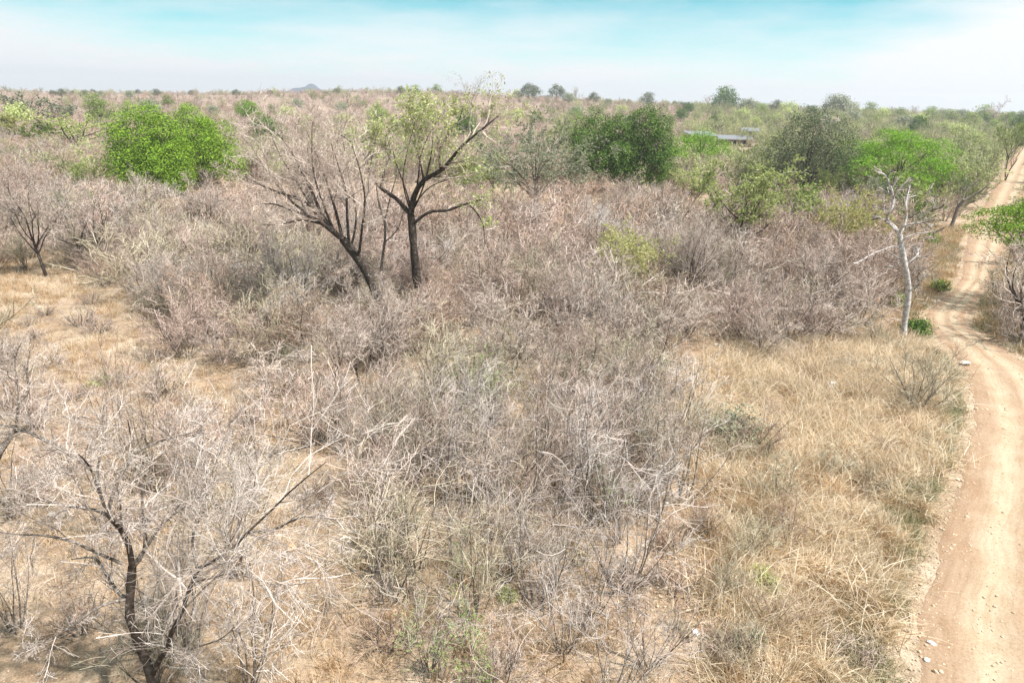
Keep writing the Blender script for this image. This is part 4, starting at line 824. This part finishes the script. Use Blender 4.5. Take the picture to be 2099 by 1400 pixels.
# ------------------------------------------------------------------ small green plants
GB = leafy_parts(400, .75, .0, .95, dens=.9, lsize=.11, per=9, cs=.11, r0=.02, leaf='leaf_deep', ntr=3)
GB2 = leafy_parts(401, .7, .0, .8, dens=.5, lsize=.07, per=10, cs=.10, r0=.02, leaf='leaf_olive', ntr=3)
for px, py, sc, M, lf, lab in [(1876, 688, 1.05, GB, 'leaf_deep', 'dark green bush at the foot of the white dead tree'), (1838, 628, .9, GB, 'leaf_vivid', 'green bush just left of the white dead trunk'), (1926, 600, 1.25, GB2, 'leaf_vivid', 'green bush on the verge above the road bend'), (1500, 905, 1.7, GB2, 'leaf_greygreen', 'sprawling grey-green bush in the straw grass'), (1350, 760, 1.0, GB2, 'leaf_vivid', 'small green bush at the thicket front, left of the straw grass'),
                           (1560, 1210, .8, GB2, 'leaf_pale', 'small bright green plant in the straw grass near the bottom'), (1535, 1330, .6, GB2, 'leaf_greygreen', 'low dusty green plant at the bottom of the straw grass'), (1040, 1230, .45, GB2, 'leaf_pale', 'tuft of light green leaves on the bare ground at the bottom middle'), (1905, 500, 1.1, GB, 'leaf_vivid', 'green bush between the white dead tree and the road'), (1700, 540, 1.2, GB2, 'leaf_pale', 'light green bush among reddish shrubs at the right end of the thicket')]:
    plant('green_bush', M, lab, 'bush', tuple(at(px, py)), px * .7, sc, 'small green bushes', None, lf)
for k, (px, py, sc, lf, lab) in enumerate([(1452, 905, .62, 'leaf_greygreen', 'loose grey-green shrub at the left side of the sprawling one in straw'), (1545, 925, .66, 'leaf_greygreen', 'loose grey-green shrub at the right side of the sprawling one in straw'), (1500, 948, .5, 'leaf_olive', 'low olive shrub just before the sprawling grey-green bush'),
                                     (1450, 1105, .5, 'leaf_dusky', 'dusky half-leafed shrub at the upper left of the brown bush patch'), (1535, 1140, .55, 'leaf_olive', 'olive half-leafed shrub in the brown bush patch, behind the bright green plant'), (1620, 1115, .5, 'leaf_dusky', 'dusky half-leafed shrub at the upper right of the brown bush patch'), (1490, 1240, .5, 'leaf_dusky', 'dusky half-leafed shrub left of the bright green plant'), (1590, 1290, .48, 'leaf_olive', 'olive half-leafed shrub right below the bright green plant'), (1510, 1370, .42, 'leaf_dusky', 'dusky low shrub at the bottom edge beside the straw grass')]):
    plant('thicket_shrub', SHL[k % 3], lab, 'shrub', tuple(at(px, py)), k * 1.7, sc, 'half-leafed shrubs in the straw grass', 'twig_rust' if k % 2 else 'twig_olive', lf)
FE = [as_meshes('sapling', shrub_proto(420 + s, h=1.7, nst=8, k1=5, k2=3, k3=1, tilt=(3, 30), straight=True, leafy=(6, .07, .4), thick=.7), 'bark_grey', 'twig_olive', 'leaf_feather') for s in range(3)]
for k, (px, py, sc, lab) in enumerate([(960, 880, 1.25, 'feathery pale green sapling right of the forked tree, left one of a clump'), (1015, 872, 1.15, 'feathery pale green sapling, right one of the clump before the thicket'), (985, 850, 1.35, 'tallest feathery pale green sapling, in the middle of the clump before the thicket'), (1255, 1060, .95, 'green feathery sapling in the middle foreground left of the stony patch'), (1240, 1000, .8, 'short green sapling behind the middle foreground twigs'),
                                     (940, 1190, .7, 'green feathery sapling on the bare patch at the bottom middle'), (960, 1330, .8, 'green feathery sapling near the bottom edge, left of the middle'), (905, 1400, .7, 'green feathery sapling cut by the bottom edge'), (840, 1330, .6, 'thin green sapling at the bottom, right of the big pale tree'), (985, 1420, .75, 'green sapling on the bottom edge below the middle')]):
    plant('feathery_sapling', FE[k % 3], lab, 'sapling', tuple(at(px, py)), k * 2.0, sc, 'green saplings')
def leaf_spray():                               # the fresh shoot in the top of the big pale tree
    rng = np.random.default_rng(77); b = at(215, 905); t = thing('green_shrub', 'slender bare shrub with a spray of bright lime leaves behind the big pale tree', 'shrub', tuple(b))
    top = P(212, 770, b[1]) - b; st = np.array([[(0, 0, -.05), tuple(top * .5 + (.1, 0, 0)), tuple(top)], [(0, 0, -.05), tuple(top * .45), tuple(P(176, 790, b[1]) - b)]], float)
    part('stems', mesh_np('stems', *tubes([(st, taper(2, 3, .015, .006), 5)]), 'bark_grey', True), t)
    c = np.array([P(x, y, b[1]) - b for x, y in ((212, 768), (216, 776), (205, 782), (222, 772), (176, 787), (190, 785), (200, 784), (183, 788), (210, 790))])
    part('foliage', mesh_np('foliage', *leaf_clusters(rng, c, np.tile((0, 0, 1.), (len(c), 1)), 16, .06, .07), 'leaf_pale'), t, True)
leaf_spray()

# ------------------------------------------------------------------ grass, litter and stones (nobody could count them)
def tuft(seed, nb, h, lean, mat, wid=.006, spread=.12, curl=1.0, comb=0.0):
    rng = np.random.default_rng(seed); a = rng.uniform(0, 6.28, nb); ti = np.abs(rng.normal(lean, .28, nb))
    d = np.stack((np.cos(a) * np.sin(ti), np.sin(a) * np.sin(ti), np.cos(ti)), -1); d[:, 0] += comb
    st = np.stack((rng.normal(0, spread, nb), rng.normal(0, spread, nb), np.full(nb, -.02)), -1); ln = h * rng.uniform(.55, 1.25, nb)
    p = grow(rng, st, d, ln, 4, .10, -.16 * curl); p[:, :, 2] = np.maximum(p[:, :, 2], .01 + 0 * p[:, :, 2]); p[:, 0, 2] = -.02
    sd = norm(np.cross(p[:, -1] - p[:, 0], rng.normal(size=(nb, 3)))); w = (wid * np.array((1, .9, .7, .45, .1)))[None, :, None]
    A = p - sd[:, None] * w; Bv = p + sd[:, None] * w; V = np.stack((A, Bv), 2).reshape(-1, 3); i = np.arange(nb * 10).reshape(nb, 5, 2)
    F = np.stack((i[:, :-1, 0], i[:, :-1, 1], i[:, 1:, 1], i[:, 1:, 0]), -1).reshape(-1, 4)
    return mesh_np('tuft', V, F, mat)
def field(name, protos, n, poly_fn, box, seed, smin, smax, label, lean=.0, swirl=None):
    rng = np.random.default_rng(seed); x0, x1, y0, y1 = box; X = rng.uniform(x0, x1, n); Y = rng.uniform(y0, y1, n); Z = ground_z(X, Y)
    px, py, dep = proj(np.stack((X, Y, Z), -1)); u = rng.random(n)
    keep = np.array([u[k] < poly_fn(px[k], py[k], X[k], Y[k]) for k in range(n)]); keep &= (px > -250) & (px < W0 + 250) & (py < H0 + 180); X, Y, Z = X[keep], Y[keep], Z[keep]
    ok = ~on_road_many(np.stack((X, Y), -1), .05); X, Y, Z = X[ok], Y[ok], Z[ok]; n = len(X)
    rz = rng.uniform(0, 6.28, n) if swirl is None else (3.0 * np.sin(X * .45 + 1.1 * np.sin(Y * .5)) + 2 * np.sin(Y * .37 + X * .2) + rng.normal(0, .5, n))
    return scatter(name, protos, np.stack((X, Y, Z), -1), np.stack((rng.normal(0, .08, n), rng.normal(0, .08, n), rz), -1), rng.uniform(smin, smax, n), rng.integers(0, len(protos), n), label)
STRAW = [tuft(500 + k, 110, .62, .60, 'straw', .010, .15, 1.5, .35) for k in range(4)] + [tuft(505 + k, 150, .85, .75, 'straw', .010, .30, 1.6, .5) for k in range(2)] + [tuft(510 + k, 90, .6, .55, 'straw_brown', .007, .13, 1.0, .5) for k in range(3)]  # brown tufts: dry grass, their colour also standing in for shadowed tussock bases
def d_straw(px, py, X, Y):
    if in_poly(px, py, VERGE):
        dd = np.min((ROAD[:, 0] - X) ** 2 + (ROAD[:, 1] - Y) ** 2)
        if dd < .8: return .25 if dd > .3 else 0
    if in_poly(px, py, VERGE): return .95 if math.sin(X * 1.1 + 2 * math.sin(Y * .6)) + math.sin(Y * .9) > -1.25 else .35
    if px > 1960 and 600 < py < 780: return .5
    return 0
field('straw_grass', STRAW, 9000, d_straw, (2, 26, 9, 48), 51, .5, 1.5, 'pale wind-laid straw grass along the left of the road', swirl=True)
DRY = [tuft(520 + k, 36, .30, .5, 'straw_brown', .005, .10, .5) for k in range(4)] + [tuft(530 + k, 36, .34, .5, 'straw', .005, .12, .6) for k in range(3)]
def d_dry(px, py, X, Y):
    if px > 1830 and 380 < py < 700: return .95
    if in_poly(px, py, VERGE): return .25
    v = math.sin(X * .8 + 1.7 * math.sin(Y * .5)) + math.sin(Y * .7 + X * .3) + .7 * math.sin(X * 2.1 - Y * 1.3)
    return .97 if v > 0 else (.5 if v > -.9 else .12)
field('dry_grass', DRY, 36000, d_dry, (-48, 48, 9, 75), 52, .7, 1.7, 'short brown dry grass patchy on the open ground')
GREEN = [tuft(540 + k, 60, .26, .6, 'grass_green', .007, .16, .5) for k in range(4)]
EDGE = ROAD[:, :2]
def d_edge(px, py, X, Y):
    d = math.sqrt(np.min((EDGE[:, 0] - X) ** 2 + (EDGE[:, 1] - Y) ** 2)); return 1.0 if d < .9 else (.7 if d < 1.7 else 0)
field('verge_grass', GREEN, 16000, d_edge, (6, 22, 8, 46), 53, .6, 1.4, 'short greyish-green grass along the edge of the road')
BANK = [tuft(550 + k, 60, .50, .5, 'grass_green', .009, .22, .7) for k in range(2)] + [tuft(555 + k, 60, .55, .5, 'straw_brown', .009, .22, .8) for k in range(3)]
def d_bank(px, py, X, Y):
    if px > 1960 and 590 < py < 800: return 1.0
    if 1835 < px and 380 < py < 700: return .75
    return 0
field('bank_grass', BANK, 9000, d_bank, (14, 46, 22, 95), 57, .6, 1.5, 'brownish green grass on the banks of the road around its bend')
def stone_mesh(seed, mat, flat=.65):
    rng = np.random.default_rng(seed); n = 7; V = [(0, 0, -.5 * flat)]
    for zz, rr in ((-.25, .8), (.12, 1.0), (.38, .66)):
        for k in range(n): a = k * 2 * math.pi / n + rng.normal(0, .1); q = rr * rng.uniform(.75, 1.15) * .5; V.append((math.cos(a) * q * 1.2, math.sin(a) * q, zz * flat + rng.normal(0, .03)))
    V.append((0.04, 0, .5 * flat)); F = []
    for r in range(2):
        for k in range(n): a, b = 1 + r * n + k, 1 + r * n + (k + 1) % n; F += [(a, b, b + n), (a, b + n, a + n)]
    for k in range(n): F += [(0, 1 + (k + 1) % n, 1 + k), (1 + 2 * n + k, 1 + 2 * n + (k + 1) % n, 1 + 3 * n)]
    return mesh_np('stone', np.array(V), np.array(F), mat)
PEB = [stone_mesh(560 + k, 'pebble') for k in range(5)]
def gravel():
    rng = np.random.default_rng(60); pts = []
    i = rng.integers(0, len(ROAD), 26000); off = rng.normal(0, .35, 26000) + .12; e = rng.random(26000) < .6; L_ = ROAD[i, :2]; R_ = ROAD[i, 2:]; w = norm(R_ - L_)
    q = np.where(e[:, None], L_ + w * off[:, None], L_ + (R_ - L_) * rng.random(26000)[:, None]); q += rng.normal(0, .25, q.shape); pts.append(q[np.hypot(q[:, 0], q[:, 1]) < 45])
    q = np.stack((rng.uniform(-22, 16, 9000), rng.uniform(9, 32, 9000)), -1); v = np.sin(q[:, 0] * .6 + 1) + np.sin(q[:, 1] * .7 + q[:, 0] * .2); pts.append(q[(rng.random(9000) < .3 + .35 * v)])
    # the stony patches in the middle foreground
    for px, py, s, n in ((1330, 1000, .8, 500), (1360, 1220, .8, 500), (1380, 1150, .6, 300), (1140, 870, 1.0, 300)):
        c = at(px, py)[:2]; pts.append(c + rng.normal(0, s, (n, 2)))
    q = np.concatenate(pts); n = len(q); s = np.exp(rng.normal(math.log(.035), .45, n)); s = np.clip(s, .015, .16)
    scatter('gravel', PEB, np.stack((q[:, 0], q[:, 1], ground_z(q[:, 0], q[:, 1]) + s * .15 + .01), -1), np.stack((rng.normal(0, .3, n), rng.normal(0, .3, n), rng.uniform(0, 6.28, n)), -1), s, rng.integers(0, 5, n), 'loose stones and gravel on the soil and road edge')
gravel()
def litter():
    rng = np.random.default_rng(61); protos = []
    for k in range(3):
        st = np.concatenate((rng.uniform(-.5, .5, (40, 2)), rng.uniform(.005, .05, (40, 1))), 1); d = rng.normal(size=(40, 3)) * (1, 1, .12)
        p = grow(rng, st, d, rng.uniform(.1, .5, 40), 3, .2); p[:, :, 2] = np.clip(p[:, :, 2], .004, .12); protos.append(mesh_np('litter', *tubes([(p, taper(40, 4, .005, .002), 3)]), ['litter', 'twig_pale', 'twig_mauve'][k]))
    n = 2600; X = rng.uniform(-30, 14, n); Y = rng.uniform(9, 45, n); px, py, dep = proj(np.stack((X, Y, ground_z(X, Y)), -1)); ok = ~on_road_many(np.stack((X, Y), -1), .3) & (px > -150) & (px < W0 + 100)
    X, Y = X[ok], Y[ok]; n = len(X)
    scatter('fallen_twigs', protos, np.stack((X, Y, ground_z(X, Y)), -1), np.stack((0 * X, 0 * X, rng.uniform(0, 6.28, n)), -1), rng.uniform(.45, .9, n), rng.integers(0, 3, n), 'fallen dry twigs lying on the soil')
litter()

# ------------------------------------------------------------------ rocks and scraps told apart in the photograph
def rock(px, py, wpx, label, mat='quartz', seed=0, name='rock', flat=.6):
    b = at(px, py); s = wpx * proj(b)[2] / FPX; me = stone_mesh(600 + seed, mat, flat); o = solo(name, me, label, 'rock', loc=(b[0], b[1], b[2] + s * .2)); o.scale = (s, s, s); o.rotation_euler = (.1, .1, seed * 1.1); return o
rock(243, 525, 9, 'small white stone on the ground under the bare trees at the left', seed=1)
rock(1641, 699, 13, 'white stone at the front right of the thicket', seed=2)
rock(597, 1128, 20, 'round tan stone on the bare ground right of the big pale tree', 'tan_rock', 3, flat=.95)
rock(537, 1312, 12, 'whitish stone near the bottom, right of the big pale trunk', seed=4)
rock(1909, 1320, 15, 'flat white stone on the edge of the road, upper of two near the bottom', seed=5)
rock(1899, 1354, 13, 'flat white stone on the edge of the road, lower of two near the bottom', seed=6)
rock(1338, 935, 18, 'pale stone at the front edge of the thicket beside the stony patch', 'pale_rock', 7)
rock(1408, 884, 16, 'pale flat stone lying left of the straw grass', 'pale_rock', 8, flat=.4)
rock(1066, 782, 22, 'long pale stone on red soil before the thicket', 'pale_rock', 9, flat=.4)
rock(107, 1056, 16, 'white stone on pale soil behind the big pale tree', seed=10)
rock(1366, 1032, 9, 'small white stone above the stony patch in the middle foreground', seed=11)
rock(1452, 785, 9, 'small white stone at the left edge of the straw grass', seed=12)
rock(1467, 708, 9, 'small white stone under the shrubs at the right of the thicket', seed=13)
rock(1978, 748, 18, 'pale stone on the road verge at the outside of the bend', 'pale_rock', 14)
def scrap(px, py, label, tall, seed, wpx=14):
    b = at(px, py); s = wpx * proj(b)[2] / FPX; rng = np.random.default_rng(seed); t = thing('paper_scrap', label, 'litter', tuple(b), seed)
    def sheet(w, h, off):
        n = 6; u = np.linspace(-.5, .5, n); U, Vv = np.meshgrid(u, u); Z = .10 * np.sin(U * 7 + seed) + .08 * np.sin(Vv * 9); X = U * w; Yy = (Vv * h if not tall else Z * w); Zz = (Z + .2) * w if not tall else (Vv + .5) * h
        A = np.stack((X, Yy, Zz), -1).reshape(-1, 3) + np.array(off); i = np.arange(n * n).reshape(n, n); F = np.stack((i[:-1, :-1], i[:-1, 1:], i[1:, 1:], i[1:, :-1]), -1).reshape(-1, 4)
        return np.concatenate((A, A + np.array((0, .004, .004)))), np.concatenate((F, F[:, ::-1] + n * n))
    part('crumpled_sheet', mesh_np('sheet', *sheet(s, s * (1.5 if tall else .7), (0, 0, .25)), 'white_scrap', True), t); part('torn_corner', mesh_np('corner', *sheet(s * .55, s * .6, (-s * .5, s * .2, .22)), 'grey_scrap', True), t)
scrap(1704, 806, 'white scrap of paper standing up in the straw grass', True, 3, 9)
scrap(1424, 1316, 'white crumpled scrap lying at the edge of the straw grass near the bottom', False, 5, 15)

# ------------------------------------------------------------------ houses among the far trees
def box_mesh(nm, x0, x1, y0, y1, z0, z1, mat):
    V = [(x, y, z) for z in (z0, z1) for x, y in ((x0, y0), (x1, y0), (x1, y1), (x0, y1))]
    return mesh_np(nm, np.array(V, float), np.array([(3, 2, 1, 0), (4, 5, 6, 7), (0, 1, 5, 4), (1, 2, 6, 5), (2, 3, 7, 6), (3, 0, 4, 7)]), mat)
def house(px, py, wpx, hgt, dp, label, rz=0.0, roof='roof_metal', slope=.9, wall='house_wall'):
    b = at(px, py); w = wpx * proj(b)[2] / FPX / 2; t = thing('bush_house', label, 'house', tuple(b), rz)
    part('wall', box_mesh('wall', -w * .9, w * .9, -dp * .45, dp * .45, -.3, hgt, wall), t)
    V = np.array([(-w, -dp / 2, hgt + .02), (w, -dp / 2, hgt + .02), (w, dp / 2, hgt + slope), (-w, dp / 2, hgt + slope), (-w, -dp / 2, hgt + .16), (w, -dp / 2, hgt + .16), (w, dp / 2, hgt + slope + .14), (-w, dp / 2, hgt + slope + .14)])
    rf = part('roof', mesh_np('roof', V, np.array([(3, 2, 1, 0), (4, 5, 6, 7), (0, 1, 5, 4), (1, 2, 6, 5), (2, 3, 7, 6), (3, 0, 4, 7)]), roof), t)
    part('fascia', box_mesh('fascia', -w * 1.01, w * 1.01, -dp / 2 - .08, -dp / 2 - .01, hgt - .12, hgt + .2, 'roof_edge'), rf)
    part('door', box_mesh('door', -.45, .45, -dp * .45 - .04, -dp * .45 - .003, 0, hgt * .8, 'dark_opening'), t)
    for x in (-w * .55, w * .55): part('window', box_mesh('window', x - .5, x + .5, -dp * .45 - .03, -dp * .45 - .003, hgt * .35, hgt * .8, 'dark_opening'), t)
house(1434, 294, 62, 2.3, 6, 'low grey metal roof of a house left of the other roofs', .25)
house(1502, 299, 74, 1.9, 4, 'long low house with a pale roof edge in front of the other roofs', -.05)
house(1535, 287, 36, 2.7, 5, 'small house with a tilted grey roof, right of the other roofs', -.3)
house(1688, 262, 56, 2.8, 6, 'thatch-brown roof with a pale edge half hidden behind the dusky tree', -.25, 'thatch', 1.8, 'white_wall')
def tank(px, py):
    b = at(px, py); t = thing('white_tank', 'low white tank-like shape among far trees at the left edge', 'tank', tuple(b)); n = 14; a = np.arange(n) * 2 * np.pi / n; s = 24 * proj(b)[2] / FPX / 2
    V = np.concatenate([np.stack((np.cos(a) * s * r, np.sin(a) * s * r * .6, np.full(n, z)), -1) for r, z in ((1, -.1), (1, .9), (.85, 1.15))] + [np.array([(0, 0, 1.25)])]); F = [(r * n + k, r * n + (k + 1) % n, (r + 1) * n + (k + 1) % n, (r + 1) * n + k) for r in range(2) for k in range(n)]
    part('body', mesh_np('body', V, [np.array(F), np.array([(2 * n + k, 2 * n + (k + 1) % n, 3 * n) for k in range(n)])], 'white_wall', True), t)
    part('hatch', box_mesh('hatch', -.3, .3, -.3, .3, 1.1, 1.35, 'grey_scrap'), t)
tank(14, 290)

# ------------------------------------------------------------------ things that would share a label are told apart by their order in the view
def tell_apart():
    by = {}
    for o in COL.objects:
        if o.parent is None and 'label' in o and 'category' in o: by.setdefault(o['label'], []).append(o)
    NUM = ['', 'one', 'two', 'three', 'four', 'five', 'six', 'seven', 'eight', 'nine', 'ten', 'eleven', 'twelve', 'thirteen', 'fourteen', 'fifteen']
    ORD = ['', 'second', 'third', 'fourth', 'fifth', 'sixth', 'seventh']
    for lab, os_ in by.items():
        n = len(os_)
        if n < 2 or n > 14: continue
        os_.sort(key=lambda o: proj(o.location)[0])
        for i, o in enumerate(os_):
            if i == 0: w = f'leftmost of {NUM[n]}' if n > 2 else 'the left of two'
            elif i == n - 1: w = f'rightmost of {NUM[n]}' if n > 2 else 'the right of two'
            elif i < n / 2: w = f'{ORD[i]} from left of {NUM[n]}'
            else: w = f'{ORD[n - 1 - i]} from right of {NUM[n]}'
            new = f'{lab}, {w}'
            if len(new.split()) > 16: new = f"{lab}, {w.replace(' of ' + NUM[n], '')}"
            if len(new.split()) > 16: new = f"{lab}, {w.split(' of ')[0].replace(' from ', ' ')}"
            o['label'] = new
tell_apart()
